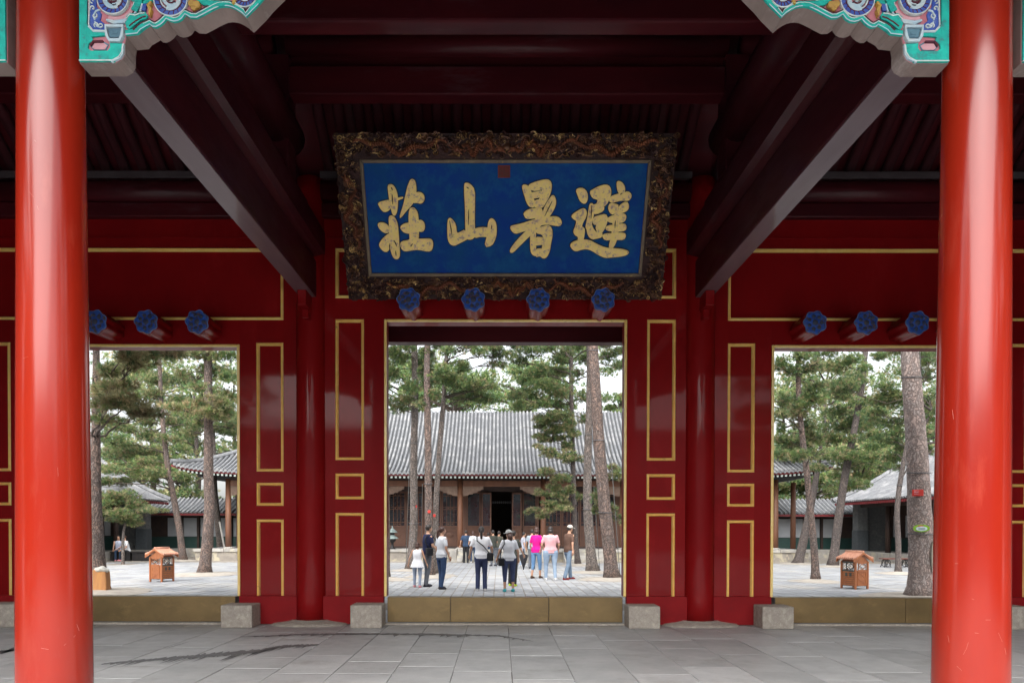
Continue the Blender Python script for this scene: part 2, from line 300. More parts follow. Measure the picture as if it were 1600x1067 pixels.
_n = MT['needles'].node_tree; _b = _n.nodes['Principled BSDF']; _o = _n.nodes['Material Output']
_t = _n.nodes.new('ShaderNodeBsdfTranslucent'); _m = _n.nodes.new('ShaderNodeMixShader'); _m.inputs[0].default_value = .32
_a = [x for x in _n.nodes if x.type == 'ATTRIBUTE'][0]
_g = _n.nodes.new('ShaderNodeGamma'); _g.inputs[1].default_value = .8; _n.links.new(_a.outputs['Color'], _g.inputs[0]); _n.links.new(_g.outputs[0], _t.inputs['Color'])
_n.links.new(_b.outputs[0], _m.inputs[1]); _n.links.new(_t.outputs[0], _m.inputs[2]); _n.links.new(_m.outputs[0], _o.inputs['Surface'])

MT['scratch'] = mat('pale_scratch', (0.55, 0.16, 0.12), (0.6, 0.3, 0.25), rough=.6)
MT['red_col'].node_tree.nodes['Principled BSDF'].inputs['Coat IOR'].default_value = 1.6
MT['rubble'] = mat('rubble_terrace_stone', (0.30, 0.27, 0.23), (0.20, 0.18, 0.16), rough=.9, scale=2.2, c3=(0.42, 0.38, 0.28), s3=1.6, lo3=.5, hi3=.56, bump=.8, bscale=5)
MT['seal_rim'] = mat('dark_red_seal_rim', (0.22, 0.02, 0.015), (0.15, 0.02, 0.015), rough=.7)
MT['hollow'] = mat('grey_green_filled_hollow', (0.30, 0.29, 0.23), (0.22, 0.22, 0.18), rough=.9, scale=7, bump=.6)
# ================================================================== ground
g = MB(); g.add([(-600, -600, -.03), (600, -600, -.03), (600, 600, -.03), (-600, 600, -.03)], [(0, 1, 2, 3)])
ground = struct(g, 'ground', 'sand')
gf = MB(); gf.box(-9.6, 9.6, 3.3, 14.9, -.028, -.010); gate_floor = struct(gf, 'gate_floor', 'gap')
# slate pavers of the gate floor, in courses that run away from the camera, cross joints staggered
pmesh = {}
def paver(w, l, key, m, h=.03, bev=.004):
    k = (round(w, 2), round(l, 2), key)
    if k not in pmesh:
        b = MB(); e = bev; x, y = k[0] / 2, k[1] / 2
        b.add([(-x, -y, -h), (x, -y, -h), (x, y, -h), (-x, y, -h), (-x, -y, -e), (x, -y, -e), (x, y, -e), (-x, y, -e),
               (-x + e, -y + e, 0), (x - e, -y + e, 0), (x - e, y - e, 0), (-x + e, y - e, 0)],
              [(8, 9, 10, 11)] + [(i, (i + 1) % 4, (i + 1) % 4 + 4, i + 4) for i in range(4)] + [(i + 4, (i + 1) % 4 + 4, (i + 1) % 4 + 8, i + 8) for i in range(4)])
        pmesh[k] = b.mesh('paver', MT[m])
    return pmesh[k]
n_p = 0
cw = .655
for i in range(-14, 14):
    x = .05 + (i + .5) * cw
    y = 6.6 - R.choice([0, .3, .6, .9])
    while y < 14.7:
        l = R.choice([.75, .9, 1.05, 1.2, 1.35, 1.5]); 
        if y + l > 14.85: l = round(14.86 - y, 2)
        if l < .25: break
        if y + l > 7.0 and n_p < 300 and abs(x) < (y + l) * .72:
            put('floor_paver', paver(cw - .007 - .004 * R.random(), l - .007, 'g', 'paver'), gate_floor, (x, y + l / 2, R.uniform(-.0018, .0018)), (R.uniform(-.0012, .0012), R.uniform(-.0012, .0012), 0)); n_p += 1
        y += l
# rest of the terrace outside the view: one sheet
gs = MB(); gs.box(-9.55, 9.55, 3.35, 5.7, -.0275, -.001)
for sg in (-1, 1): gs.add([(sg * 9.5, 5.7, -.002), (sg * 9.5, 14.8, -.002), (sg * 9.48, 14.8, -.002), (sg * 4.2, 5.7, -.002)], [(0, 1, 2, 3) if sg > 0 else (3, 2, 1, 0)])
gs.build('floor_slab', 'paver', gate_floor)
fc = MB(); fc.box(-60, 60, -60, 3.28, -.028, -.004); struct(fc, 'forecourt_pavement', 'court_far')
# courtyard paving: bricks on edge, long side towards the gate
cy = MB(); cy.box(-60, 60, 14.9, 75, -.028, -.006); court = struct(cy, 'courtyard_pavement', 'sand')
path_n = 0; rest = MB()
def in_pit(x, y):
    for (px_, py_, r_) in PITS:
        if (x - px_) ** 2 + ((y - py_) * .9) ** 2 < r_ * r_: return True
    return False
# ================================================================== trees: where they stand (measured trunk lines)
# kind, trunk polyline in photograph pixels (from the base up), width px at base / top, bark, extra distance for leaning
TREES = [
 # centre doorway
 dict(k='a', p=[(605, 905), (606, 840), (604, 760), (602, 680), (599, 600), (596, 540)], w=(8, 6), bark='bark_red', lab='slim reddish pine trunk at the left jamb of the central doorway'),
 dict(k='b', p=[(641, 891), (645, 850), (647, 800), (646, 740), (648, 660), (649, 600), (647, 535)], w=(14, 9), bark='bark', lab='straight grey pine trunk behind the small girl in white'),
 dict(k='c', p=[(672, 901), (670, 850), (669, 780), (669, 700), (668, 640), (667, 560), (668, 530)], w=(13, 9), bark='bark_red', lab='pine with a red round tag, middle trunk of the three left of the doorway centre'),
 dict(k='d', p=[(679, 899), (680, 850), (681, 780), (687, 700), (692, 640), (696, 580), (699, 535)], w=(10, 6), bark='bark', lab='thin pine trunk leaning right just behind the ponytailed woman'),
 dict(k='e', p=[(903, 883), (899, 840), (897, 780), (895, 700), (893, 640), (892, 580), (893, 530)], w=(8, 6), bark='bark_dark', lab='thin dark pine with a low drooping branch, right of the doorway centre'),
 dict(k='f', p=[(926, 894), (922, 850), (918, 790), (918, 720), (920, 660), (921, 600), (921, 540)], w=(17, 8), bark='bark', lab='pine trunk between the thin dark pine and the thickest trunk in the central doorway'),
 dict(k='g', p=[(956, 905), (952, 860), (946, 800), (940, 740), (935, 680), (931, 620), (927, 560), (926, 530)], w=(21, 15), bark='bark_red', lab='thickest reddish pine trunk at the right of the central doorway'),
 # left doorway
 dict(k='h', p=[(158, 925), (154, 880), (151, 820), (150, 740), (150, 640), (150, 540)], w=(22, 10), bark='bark_red', lab='large pine with a patch of bare orange wood at its foot beside the left column'),
 dict(k='i', p=[(286, 876), (281, 830), (272, 780), (262, 730), (256, 680), (251, 620), (249, 560)], w=(11, 6), bark='bark_red', lab='leaning pine trunk behind the roof of the left litter bin'),
 dict(k='j', p=[(319, 897), (323, 850), (328, 800), (326, 740), (326, 680), (325, 620), (325, 560)], w=(18, 12), bark='bark_red', lab='sturdy pine trunk right of the left litter bin'),
 dict(k='k', p=[(346, 871), (343, 840), (340, 810), (336, 770), (334, 720)], w=(12, 7), bark='bark', lab='leaning grey trunk propped by a pale pole in the left doorway'),
 dict(k='l', p=[(192, 881), (192, 850), (193, 830), (197, 812)], w=(5, 3.5), bark='bark', lab='small young pine with a low spreading crown in front of the seated pair'),
 # right doorway
 dict(k='m', p=[(1441, 933), (1440, 900), (1440, 850), (1437, 790), (1436, 740), (1430, 670), (1424, 600), (1420, 540)], w=(41, 25), bark='bark_pale', lab='massive pale pine trunk with an oval green sign beside the right column'),
 dict(k='n', p=[(1275, 908), (1273, 860), (1267, 810), (1263, 760), (1258, 720), (1251, 660), (1247, 600), (1248, 550)], w=(12, 7), bark='bark_red', lab='reddish pine trunk left of the right litter bin, leaning left'),
 dict(k='o', p=[(1246, 881), (1254, 850), (1262, 815), (1268, 785), (1273, 760)], w=(15, 10), bark='bark_dark', lab='dark trunk crossing behind the reddish pine in the right doorway'),
 dict(k='q', p=[(1301, 885), (1306, 840), (1313, 790), (1320, 745), (1329, 700), (1338, 655), (1347, 600), (1352, 550)], w=(14, 8), bark='bark_dark', lab='dark pine trunk leaning right behind the roof of the right litter bin'),
 dict(k='r', p=[(1403, 896), (1404, 850), (1401, 800), (1405, 760), (1411, 725)], w=(9, 7), bark='bark_dark', lab='thin crooked dark trunk in front of the iron bench'),
]
for t in TREES: t['base'] = gnd(*t['p'][0]); t['Y'] = t['base'][1]
PITS = [(t['base'][0], t['base'][1], {'m': 1.1, 'h': 1.1, 'g': .95, 'j': 1.1, 'f': .8}.get(t['k'], .7)) for t in TREES]

for i in range(-200, 200):                      # courtyard bricks, course by course
    w = .25; x = (i + .5) * w + .02
    y = 14.9 + R.uniform(0, .4)
    if abs(x) > 24 * .75: continue
    while y < 34.6:
        l = R.choice([.45, .5, .55, .62])
        if abs(x) < .76 * (y + l) and not in_pit(x, y + l / 2):
            big = y < 21.5 and abs(x + .1) < .158 * y + .2 
            if y < 16.1: pass
            elif big and path_n < 300 and y > 16.1:
                put('brick_paver', paver(w - .022, l - .02, 'c', 'court', .02, .005), court, (x + R.uniform(-.003, .003), y + l / 2, R.uniform(-.004, .004)), (R.uniform(-.006, .006), R.uniform(-.01, .01), R.uniform(-.008, .008))); path_n += 1
            elif y < 36:
                z = R.uniform(-.004, .004); a, c_ = (w - .022) / 2, l / 2 - .01; yy = y + l / 2
                rest.add([(x - a, yy - c_, z), (x + a, yy - c_, z), (x + a, yy + c_, z + R.uniform(-.003, .003)), (x - a, yy + c_, z)], [(0, 1, 2, 3)])
                rest.f.append((len(rest.v) - 4, len(rest.v) - 4, len(rest.v) - 3)) if False else None
        y += l
rest.build('brick_paving', 'court_far', court, kind='stuff')
for k, (px_, py_, r_) in enumerate(PITS):       # irregular sandy pits round the trunks
    if TREES[k]['k'] == 'l': continue
    b = MB(); n = 26; ph = R.uniform(0, 6)
    ring = [(px_ + r_ * 1.12 * (1 + .12 * math.sin(3 * a + ph) + R.uniform(-.04, .04)) * math.cos(a), py_ + r_ * 1.12 / .9 * (1 + .1 * math.sin(2 * a + ph)) * math.sin(a), .006) for a in [2 * PI * j / n for j in range(n)]]
    mid = [(px_ + (x - px_) * .45, py_ + (y - py_) * .45, .05) for x, y, z in ring]
    b.add(ring + mid + [(px_, py_, .10)], [(j, (j + 1) % n, n + (j + 1) % n, n + j) for j in range(n)] + [(n + j, n + (j + 1) % n, 2 * n) for j in range(n)])
    b.build('tree_pit', 'soil', smooth=True, kind='structure')

# ================================================================== the gate building
XC, YR, YF = 3.2137, 12.75, 5.38
XO = 9.08
gate = thing('gate_hall', 'open red lacquered gate hall with three doorways framing a pine courtyard', 'gate hall', (0, 9, 0))
def column(x, y, z0, z1, r0, r1, m, n=40):
    b = MB(); b.lathe([(r0 + (r1 - r0) * t, z0 + (z1 - z0) * t) for t in np.linspace(0, 1, 24)], (x, y, 0), n)
    return b.build('column', m, gate, smooth=True)
for sx in (-1, 1):
    column(sx * XC, YF, 0.03, 7.3, .247, .192, 'red_col', 64)
    column(sx * XO, YF, 0.03, 7.3, .247, .192, 'red_col', 32)
    column(sx * XC, YR - .02, 0.06, 7.3, .245, .23, 'red_wall', 48)
    column(sx * XO, YR - .02, 0.06, 7.3, .245, .23, 'red_wall', 24)
    column(sx * XC, 14.55, 0.03, 6.2, .22, .21, 'red_wall', 20)
    column(sx * XO, 14.55, 0.03, 6.2, .22, .21, 'red_wall', 20)
    for x in (sx * XC, sx * XO):
        for y in (YF, YR - .02):
            b = MB()
            prof = [(.60, .004), (.57, .03), (.44, .05), (.36, .062), (.30, .085), (.27, .075)]
            n = 28; vs = []
            for r, z in prof:
                for k in range(n):
                    a = 2 * PI * k / n; q = 1 + (.12 if r > .5 else 0) * abs(math.sin(2 * a)) ** 2
                    vs.append((x + r * q * math.cos(a) * 1.05, y + r * q * math.sin(a) * .8, z))
            b.add(vs, [(i * n + k, i * n + (k + 1) % n, (i + 1) * n + (k + 1) % n, (i + 1) * n + k) for i in range(len(prof) - 1) for k in range(n)] + [tuple((len(prof) - 1) * n + k for k in range(n))])
            b.build('column_base', 'granite', gate, smooth=True)

# --- the screen wall with its doorways (front face Y=12.70)
WF, WB = 12.70, 12.98
def wall(x0, x1, z0, z1, y0=WF, y1=WB, m='red_wall', name='wall_panel', bev=.0):
    b = MB(); b.box(x0, x1, y0, y1, z0, z1); return b.build(name, m, gate, bevel=bev)
def gold_rect(x0, x1, z0, z1, w=.05, bottom=True, double_top=False):
    """mitred gilt moulding round a recessed panel"""
    x0, x1 = min(x0, x1), max(x0, x1)
    b = MB()
    o = [(x0, z0), (x1, z0), (x1, z1), (x0, z1)]; i_ = [(x0 + w, z0 + (w if bottom else 0)), (x1 - w, z0 + (w if bottom else 0)), (x1 - w, z1 - w), (x0 + w, z1 - w)]
    for k in ((0, 1, 2, 3) if bottom else (1, 2, 3)):
        a, c = o[k], o[(k + 1) % 4]; d, e = i_[(k + 1) % 4], i_[k]
        m0 = ((a[0] + e[0]) / 2, (a[1] + e[1]) / 2); m1 = ((c[0] + d[0]) / 2, (c[1] + d[1]) / 2)
        yv = [WF - .004, WF - .028, WF - .018, WF + .03]
        P = [(a[0], yv[0], a[1]), (c[0], yv[0], c[1]), (m1[0] + (c[0] - d[0]) * .18, yv[1], m1[1] + (c[1] - d[1]) * .18), (m0[0] + (a[0] - e[0]) * .18, yv[1], m0[1] + (a[1] - e[1]) * .18),
             (m1[0], yv[2] + .012, m1[1]), (m0[0], yv[2] + .012, m0[1]), (m1[0] - (c[0] - d[0]) * .2, yv[1] + .006, m1[1] - (c[1] - d[1]) * .2), (m0[0] - (a[0] - e[0]) * .2, yv[1] + .006, m0[1] - (a[1] - e[1]) * .2),
             (d[0], yv[3], d[1]), (e[0], yv[3], e[1])]
        b.add(P, [(0, 1, 2, 3), (3, 2, 4, 5), (5, 4, 6, 7), (7, 6, 8, 9)])
    return b.build('gilt_moulding', 'gold', gate)
def panelled(xa, xb, pa, pb, panels, ztop, zbot=.47):
    """wall strip from xa..xb with recessed panels pa..pb"""
    xa, xb = min(xa, xb), max(xa, xb); pa, pb = min(pa, pb), max(pa, pb)
    wall(xa, pa, zbot, ztop, name='stile'); wall(pb, xb, zbot, ztop, name='stile')
    z = zbot
    for (z0, z1) in panels:
        if z0 > z + .01: wall(pa, pb, z, z0, name='rail')
        wall(pa, pb, z0, z1, WF + .035, WB, name='wall_panel')
        gold_rect(pa, pb, z0, z1, bottom=z0 > zbot + .01); z = z1
    wall(pa, pb, z, ztop, name='rail')
def skirt(xa, xb, colx):
    """red boarded skirting, its foot scooped over the column base"""
    xa, xb = min(xa, xb), max(xa, xb); out = []
    pts = [(xa, .47), (xb, .47)]
    lo = []
    for t in np.linspace(0, 1, 14):
        x = xb + (xa - xb) * t; d = abs(x - colx); z = .01 + max(0, .075 * (1 - (d - .25) / .38)) if d < .63 else .01
        lo.append((x, z))
    b = MB(); b.prism(pts + lo, XZ, WF - .075, WF + .05); return b.build('skirting_board', 'red_skirt', gate)
ZC = 5.37; ZS = 5.01                       # lower edge of the long upper panels
for s in (-1, 1):
    panelled(s * 2.0, s * 3.12, s * 2.334, s * 2.805, [(.47, 1.84), (2.065, 2.49), (2.711, 5.028)], ZC)
    panelled(s * 3.31, s * 4.38, s * 3.663, s * 4.110, [(.47, 1.73), (1.955, 2.335), (2.52, 4.64)], ZS)
    panelled(s * 7.90, s * 8.98, s * 8.17, s * 8.62, [(.47, 1.73), (1.955, 2.335), (2.52, 4.64)], ZS)
    skirt(s * 2.0, s * 3.0, s * XC); skirt(s * 3.43, s * 4.38, s * XC); skirt(s * 7.9, s * 8.9, s * XO)
wall(-2.0, 2.0, 5.023, ZC, name='lintel')
wall(-3.12, -2.805, ZC, 6.66, name='stile'); wall(2.805, 3.12, ZC, 6.66, name='stile')
wall(-2.805, 2.805, ZC, 6.19, WF + .035, WB, name='wall_panel'); gold_rect(-2.805, 2.805, ZC, 6.19, .055)
wall(-2.805, 2.805, 6.19, 6.66, name='rail')
for s in (-1, 1):
    wall(s * 4.38, s * 7.90, 4.608, ZS, name='lintel')
    wall(s * 3.31, s * 3.66, ZS, 6.66, name='stile'); wall(s * 8.62, s * 8.98, ZS, 6.66, name='stile')
    wall(s * 3.66, s * 8.62, ZS, 6.19, WF + .035, WB, name='wall_panel'); gold_rect(s * 3.66, s * 8.62, ZS, 6.19, .055)
    wall(s * 3.66, s * 8.62, 6.19, 6.66, name='rail')
# narrow bead above the panels
b = MB(); b.box(-3.0, 3.0, WF - .02, WF - .001, 6.35, 6.37)
for s in (-1, 1): b.box(s * 3.42, s * 8.9, WF - .02, WF - .001, 6.35, 6.37)
b.build('bead', 'red_wall', gate)
# gilt lining of each doorway
def door_lining(x0, x1, ztop, zb=.46):
    b = MB(); w = .045
    for k, (a0, a1, c0, c1) in enumerate([(x0 - .0, x0 + w, zb, ztop), (x1 - w, x1, zb, ztop), (x0 + w, x1 - w, ztop - w, ztop)]):
        b.box(a0, a1, WF - .03, WF + .002, c0, c1)
    b.build('gilt_moulding', 'gold', gate, bevel=.012)
    b = MB(); b.box(x0 - .002, x0 + .03, WF + .004, WB + .02, zb, ztop - .03); b.box(x1 - .03, x1 + .002, WF + .004, WB + .02, zb, ztop - .03); b.box(x0 + .03, x1 - .03, WF + .004, WB + .02, ztop - .032, ztop + .002)
    b.build('door_jamb', 'red_wall', gate)
door_lining(-2.0, 2.0, 5.023); door_lining(-7.9, -4.38, 4.608); door_lining(4.38, 7.9, 4.608)

# thresholds sheathed in brass, with seams and nail heads
def threshold(x0, x1, seams, z=.455):
    b = MB(); b.box(x0, x1, 12.66, 12.86, .035, z - .004); th = b.build('threshold', 'gap', gate)
    xs = [x0] + seams + [x1]
    for a, c in zip(xs[:-1], xs[1:]):
        s_ = MB(); dz = R.uniform(-.004, .004); s_.box(a + .003, c - .003, 12.645, 12.875, .045, z + dz); s_.build('cover_sheet', 'brass', th, bevel=.006)
    nb = MB()
    for k in range(int((x1 - x0) / .16)):
        x = x0 + .1 + k * .16 + R.uniform(-.03, .03)
        nb.ball((x, 12.643, .065 + R.uniform(0, .02)), (.009, .006, .009), 6, 4)
    for sx_ in seams:
        for zz in np.arange(.1, z - .02, .055): nb.ball((sx_ + .02, 12.643, zz), (.006, .005, .006), 6, 4)
    nb.build('nail_heads', 'brass', th, kind='stuff')
    return th
threshold(-1.94, 1.94, [-.9, .72]); threshold(-7.85, -4.45, [-6.9]); threshold(4.45, 7.85, [6.6])
b = MB(); b.box(-1.97, 1.97, 12.60, 12.66, .0, .03); b.box(-7.9, -4.5, 12.60, 12.66, 0, .03); b.box(4.5, 7.9, 12.60, 12.66, 0, .03)
b.build('threshold_sill', 'granite', gate)

# gate pins over each doorway: eight lobed, blue faced
def pin_mesh():
    n = 48; vs = []; prof = [(0, 1.0), (.03, 1.04), (.07, 1.0), (.60, .94)]
    def rr(a): return .176 * (1 + .075 * math.cos(7 * a))
    b = MB()
    for (y, q) in prof:
        for k in range(n): a = 2 * PI * k / n + PI / 8; r = rr(a - PI / 8) * q; vs.append((r * math.cos(a), y, r * math.sin(a)))
    b.add(vs, [(i * n + k, (i + 1) * n + k, (i + 1) * n + (k + 1) % n, i * n + (k + 1) % n) for i in range(len(prof) - 1) for k in range(n)])
    body = b.mesh('gate_pin', MT['red_wall'])
    f = MB(); vs = [(0, -.012, 0)]
    for q, y in ((.25, -.016), (.55, -.006), (.8, -.012), (1.0, 0)):
        for k in range(n): a = 2 * PI * k / n + PI / 8; r = rr(a - PI / 8) * q; vs.append((r * math.cos(a), y, r * math.sin(a)))
    f.add(vs, [(0, 1 + k, 1 + (k + 1) % n) for k in range(n)] + [(1 + i * n + k, 1 + (i + 1) * n + k, 1 + (i + 1) * n + (k + 1) % n, 1 + i * n + (k + 1) % n) for i in range(3) for k in range(n)])
    face = f.mesh('pin_face', MT['pin_blue'])
    p = MB()
    for k in range(7):
        a = 2 * PI * k / 7; p.ball((.10 * math.cos(a), -.012, .10 * math.sin(a)), (.032, .012, .03), 8, 5)
    p.ball((0, -.014, 0), (.045, .014, .045), 10, 6)
    q_ = MB(); ring_ = [(rr(2 * PI * k / 56) * math.cos(2 * PI * k / 56 + PI / 8) * .985, rr(2 * PI * k / 56) * math.sin(2 * PI * k / 56 + PI / 8) * .985) for k in range(56)]
    q_.ribbon(ring_, .010, XZ, -.014, .01, closed=True); PRIM.append(q_.mesh('pin_rim', MT['pin_edge']))
    return body, face, p.mesh('rosette', MT['pin_rose'])
MT['pin_rose'] = mat('brown_worn_rosette', (0.055, 0.05, 0.055), (0.03, 0.05, 0.12), rough=.6, scale=10, bump=.4)
MT['pin_edge'] = mat('pale_blue_pin_rim', (0.12, 0.22, 0.50), (0.06, 0.10, 0.25), rough=.6, scale=10)
PRIM = []
PB, PF, PR = pin_mesh()
def pin(x, z):
    o = put('gate_pin', PB, gate, (x, 12.08, z)); 
    for nm, me in (('pin_face', PF), ('rosette', PR), ('pin_rim', PRIM[0])):
        c = bpy.data.objects.new(nm, me); COL.objects.link(c); c.parent = o
for k in (-1.5, -.5, .5, 1.5): pin(k * 1.017, 5.165)
for s in (-1, 1):
    for k in range(4): pin(s * (4.84 + .80 * k), 4.815)

# lintel beam and eave of the far side
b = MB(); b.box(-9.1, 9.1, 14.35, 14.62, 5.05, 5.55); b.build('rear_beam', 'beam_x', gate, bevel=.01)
# --- beams
def beam(x0, x1, y0, y1, z0, z1, m='beam', nm='beam', bev=.012):
    b = MB(); b.box(x0, x1, y0, y1, z0, z1); return b.build(nm, m, gate, bevel=bev)
for s in (-1, 1):
  for xb in (XC, XO):
    x = s * xb
    beam(x - .135, x + .135, YF + .2, YR - .2, 5.345, 5.93, nm='lower_tie_beam', bev=.02)
    b = MB(); b.box(x - .125, x + .125, YF + .22, YR - .22, 5.335, 5.347); b.build('beam_soffit', 'grey_under', gate)
    beam(x - .06, x + .06, YF + .1, YR - .2, 5.93, 6.0, nm='filler_board')
    b = MB(); b.tube([(x, YF - .1, 6.27), (x, YR + .1, 6.27)], .30, 20)      # big round shouldered girder, flattened
    b.v = [(vx if abs(vx - x) < .24 else x + math.copysign(.24, vx - x), vy, vz) for vx, vy, vz in b.v]
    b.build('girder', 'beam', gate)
    beam(x - .1, x + .1, YF + .6, YR - .6, 6.57, 6.72, nm='filler_board')
    b = MB(); b.tube([(x, 6.9, 7.25), (x, 11.3, 7.25)], .27, 16); b.build('girder', 'beam', gate, smooth=True)
    for y in (7.2, 11.0): beam(x - .16, x + .16, y - .2, y + .2, 6.6, 8.2, nm='queen_post')
    b = MB(); b.tube([(x, 8.1, 8.75), (x, 10.1, 8.75)], .2, 12); b.build('girder', 'beam', gate, smooth=True)
    beam(x - .12, x + .12, 8.95, 9.25, 7.5, 9.7, nm='king_post')
# wing tenons on the rear columns
for s in (-1, 1):
    b = MB()
    b.prism([(-.07, 5.1), (.07, 5.1), (.07, 5.34), (-.07, 5.34)], lambda a, c, t: (s * XC + a, t, c), YR - .62, YR - .2)
    b.prism([(-.05, 4.95), (.05, 4.95), (.05, 5.1), (-.05, 5.1)], lambda a, c, t: (s * XC + a, t, c), YR - .40, YR - .2)
    b.build('beam_tenon', 'red_wall', gate, bevel=.01)
XI = XC - .1
def cross(y, z, r=.17, tie=True, th=.12, zb=None, zh=.36):
    for (a, c) in ((-XI, XI), (-XO, -XC - .1), (XC + .1, XO)):
        b = MB(); b.tube([(a, y, z), (c, y, z)], r, 18); b.build('purlin', 'beam_x', gate, smooth=True)
        if tie:
            beam(a, c, y - .03, y + .03, zb + zh, z - r + .02, 'beam_x', 'filler_board')
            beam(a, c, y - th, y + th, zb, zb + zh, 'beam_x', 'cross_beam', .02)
cross(11.0, 8.42, .17, True, .13, 7.68, .40)
cross(7.2, 8.42, .17, True, .13, 7.68, .40)
cross(9.1, 9.75, .17, True, .12, 8.95, .34)
# the lit-edged tie across the middle of the central bay
beam(-XI, XI, 8.42, 8.68, 7.10, 7.72, 'beam_x', 'cross_beam', .03)
for s in (-1, 1): beam(s * (XC + .1), s * XO, 8.42, 8.68, 7.10, 7.72, 'beam_x', 'cross_beam', .03)
# plate, board and round purlin above the screen wall
for (a, c) in ((-XC + .2, XC - .2), (-XO, -XC - .2), (XC + .2, XO)):
    beam(a, c, WF - .10, WB, 6.663, 6.90, 'beam_x', 'wall_plate', .02)
    b = MB(); b.tube([(a, 12.70, 7.10), (c, 12.70, 7.10)], .19, 20); b.build('purlin', 'beam_x', gate, smooth=True)
    beam(a, c, 12.5, 12.55, 7.26, 7.36, 'batten', 'eave_batten', .005)
# front architrave
beam(-XO, XO, YF - .15, YF + .15, 5.56, 6.05, 'beam_x', 'architrave', .02)
beam(-XO, XO, YF - .06, YF + .06, 6.05, 6.9, 'beam_x', 'filler_board')
b = MB(); b.tube([(-XO, YF, 7.1), (XO, YF, 7.1)], .19, 16); b.build('purlin', 'beam_x', gate, smooth=True)
# rafters
rm = {}
def rafter(x, y0, z0, y1, z1, r=.085):
    k = (y0, z0, y1, z1)
    if k not in rm:
        t = MB(); t.tube([(0, y0, z0), (0, y1, z1)], r, 8); rm[k] = t.mesh('rafter', MT['rafter'], True)
    put('rafter', rm[k], gate, (x, 0, 0))
zr = lambda y: 7.42 + (12.77 - y) * .66 if y > 9.1 else 7.42 + (y - 5.43) * .66
for k in range(60):
    x = (k - 29.5) * .305
    if abs(abs(x) - XC) < .12: continue
    rafter(x, 12.9, zr(12.9), 11.0, zr(11.0) + .02)
    rafter(x, 11.0, zr(11.0) + .06, 9.15, zr(9.15) + .3)
    rafter(x, 14.4, 6.65, 12.9, zr(12.9) - .0)
    rafter(x, 15.7, 6.15, 14.4, 6.65)
# roof slabs: boards under, tiles over
b = MB(); prof = [(16.1, 6.12), (14.4, 6.80), (12.9, zr(12.9) + .1), (11.0, zr(11.0) + .14), (9.1, zr(9.1) + .42), (7.2, zr(7.2) + .14), (5.3, zr(5.3) + .1), (3.0, 6.05)]
pt = [(y, z) for y, z in prof] + [(y, z + .32) for y, z in prof[::-1]]
b.prism(pt, lambda a, c, t: (t, a, c), -10.2, 10.2); b.build('roof', 'beam_x', gate)
b = MB()
for i in range(68):
    x = -10.1 + i * .3
    b.tube([(x, y, z + .34) for y, z in prof], .08, 5)
b.build('roof_tiles', 'tile', gate, kind='stuff')
# end walls
for s in (-1, 1):
    b = MB(); b.prism([(3.9, 0), (16, 0), (16, 6.2), (14.4, 6.8), (11, 8.7), (9.1, 9.9), (7.2, 8.7), (5.3, 7.4), (3.9, 6.6)], lambda a, c, t: (s * t, a, c), 9.35, 9.75)
    b.build('end_wall', 'grey_brick', gate)

# door bearing stones, each a thing of its own
for (x0, lab, j) in ((-4.52, 'speckled granite block at the right foot of the left doorway', 0), (-2.46, 'grey granite block at the left foot of the central doorway', 1),
                  (1.96, 'plain grey granite block at the right foot of the central doorway', 2), (4.08, 'granite block with whitish patches at the left foot of the right doorway', 3),
                  (-8.3, 'granite block at the far left edge of the picture, left of the left column', 4), (7.80, 'granite block at the far right edge of the picture, right of the right column', 5)):
    b = MB(); n = 6; w, d, h = .50, .46, .365 + R.uniform(-.01, .01)
    # slightly chipped block
    b.box(x0, x0 + w, 12.16, 12.615, .001, h); o = b.build('bearing_stone', 'granite', bevel=.018)
    tag(o, lab, 'stone block', 'bearing stones at the feet of the doorways')

# wet streaks left on the floor
def stain(line, w, seed, spikes=True):
    r = random.Random(seed); b = MB(); L = []; Q = []
    pts = []
    for (a, c) in zip(line[:-1], line[1:]):
        for t in np.linspace(0, 1, 26, endpoint=False): pts.append((a[0] + (c[0] - a[0]) * t, a[1] + (c[1] - a[1]) * t))
    n = len(pts)
    for i, p in enumerate(pts):
        g_ = gnd(p[0], p[1]); e = math.sin(PI * min(1, max(0.03, i / n))) ** .5
        up = w * e * r.uniform(.4, 1.15); dn = w * e * (r.uniform(.3, .9) + (r.random() < .18) * r.uniform(.8, 2.4) * spikes)
        L.append((g_[0] + r.uniform(-.01, .01), g_[1] + up, .0045)); Q.append((g_[0] + r.uniform(-.06, 0) * (dn > w), g_[1] - dn, .0045))
    b.add(L + Q, [(i, n + i, n + i + 1, i + 1) for i in range(n - 1)])
    o = b.build('wet_stain', 'wet', kind='stuff'); return o
MT['wet'] = mat('wet_dark_floor', (0.15, 0.147, 0.15), (0.11, 0.108, 0.11), rough=.55, scale=6, spec=.25, c3=(0.22, 0.22, 0.225), s3=8, lo3=.5, hi3=.7)
stain([(160, 1037), (250, 1030), (320, 1024), (400, 1018), (440, 1010), (500, 1007)], .24, 3)
stain([(375, 995), (470, 991), (560, 990), (690, 991), (780, 993), (835, 1002)], .11, 4)
stain([(-20, 1018), (15, 1018), (32, 1006)], .22, 5)
stain([(262, 1012), (280, 1007), (297, 1002)], .05, 6, False)
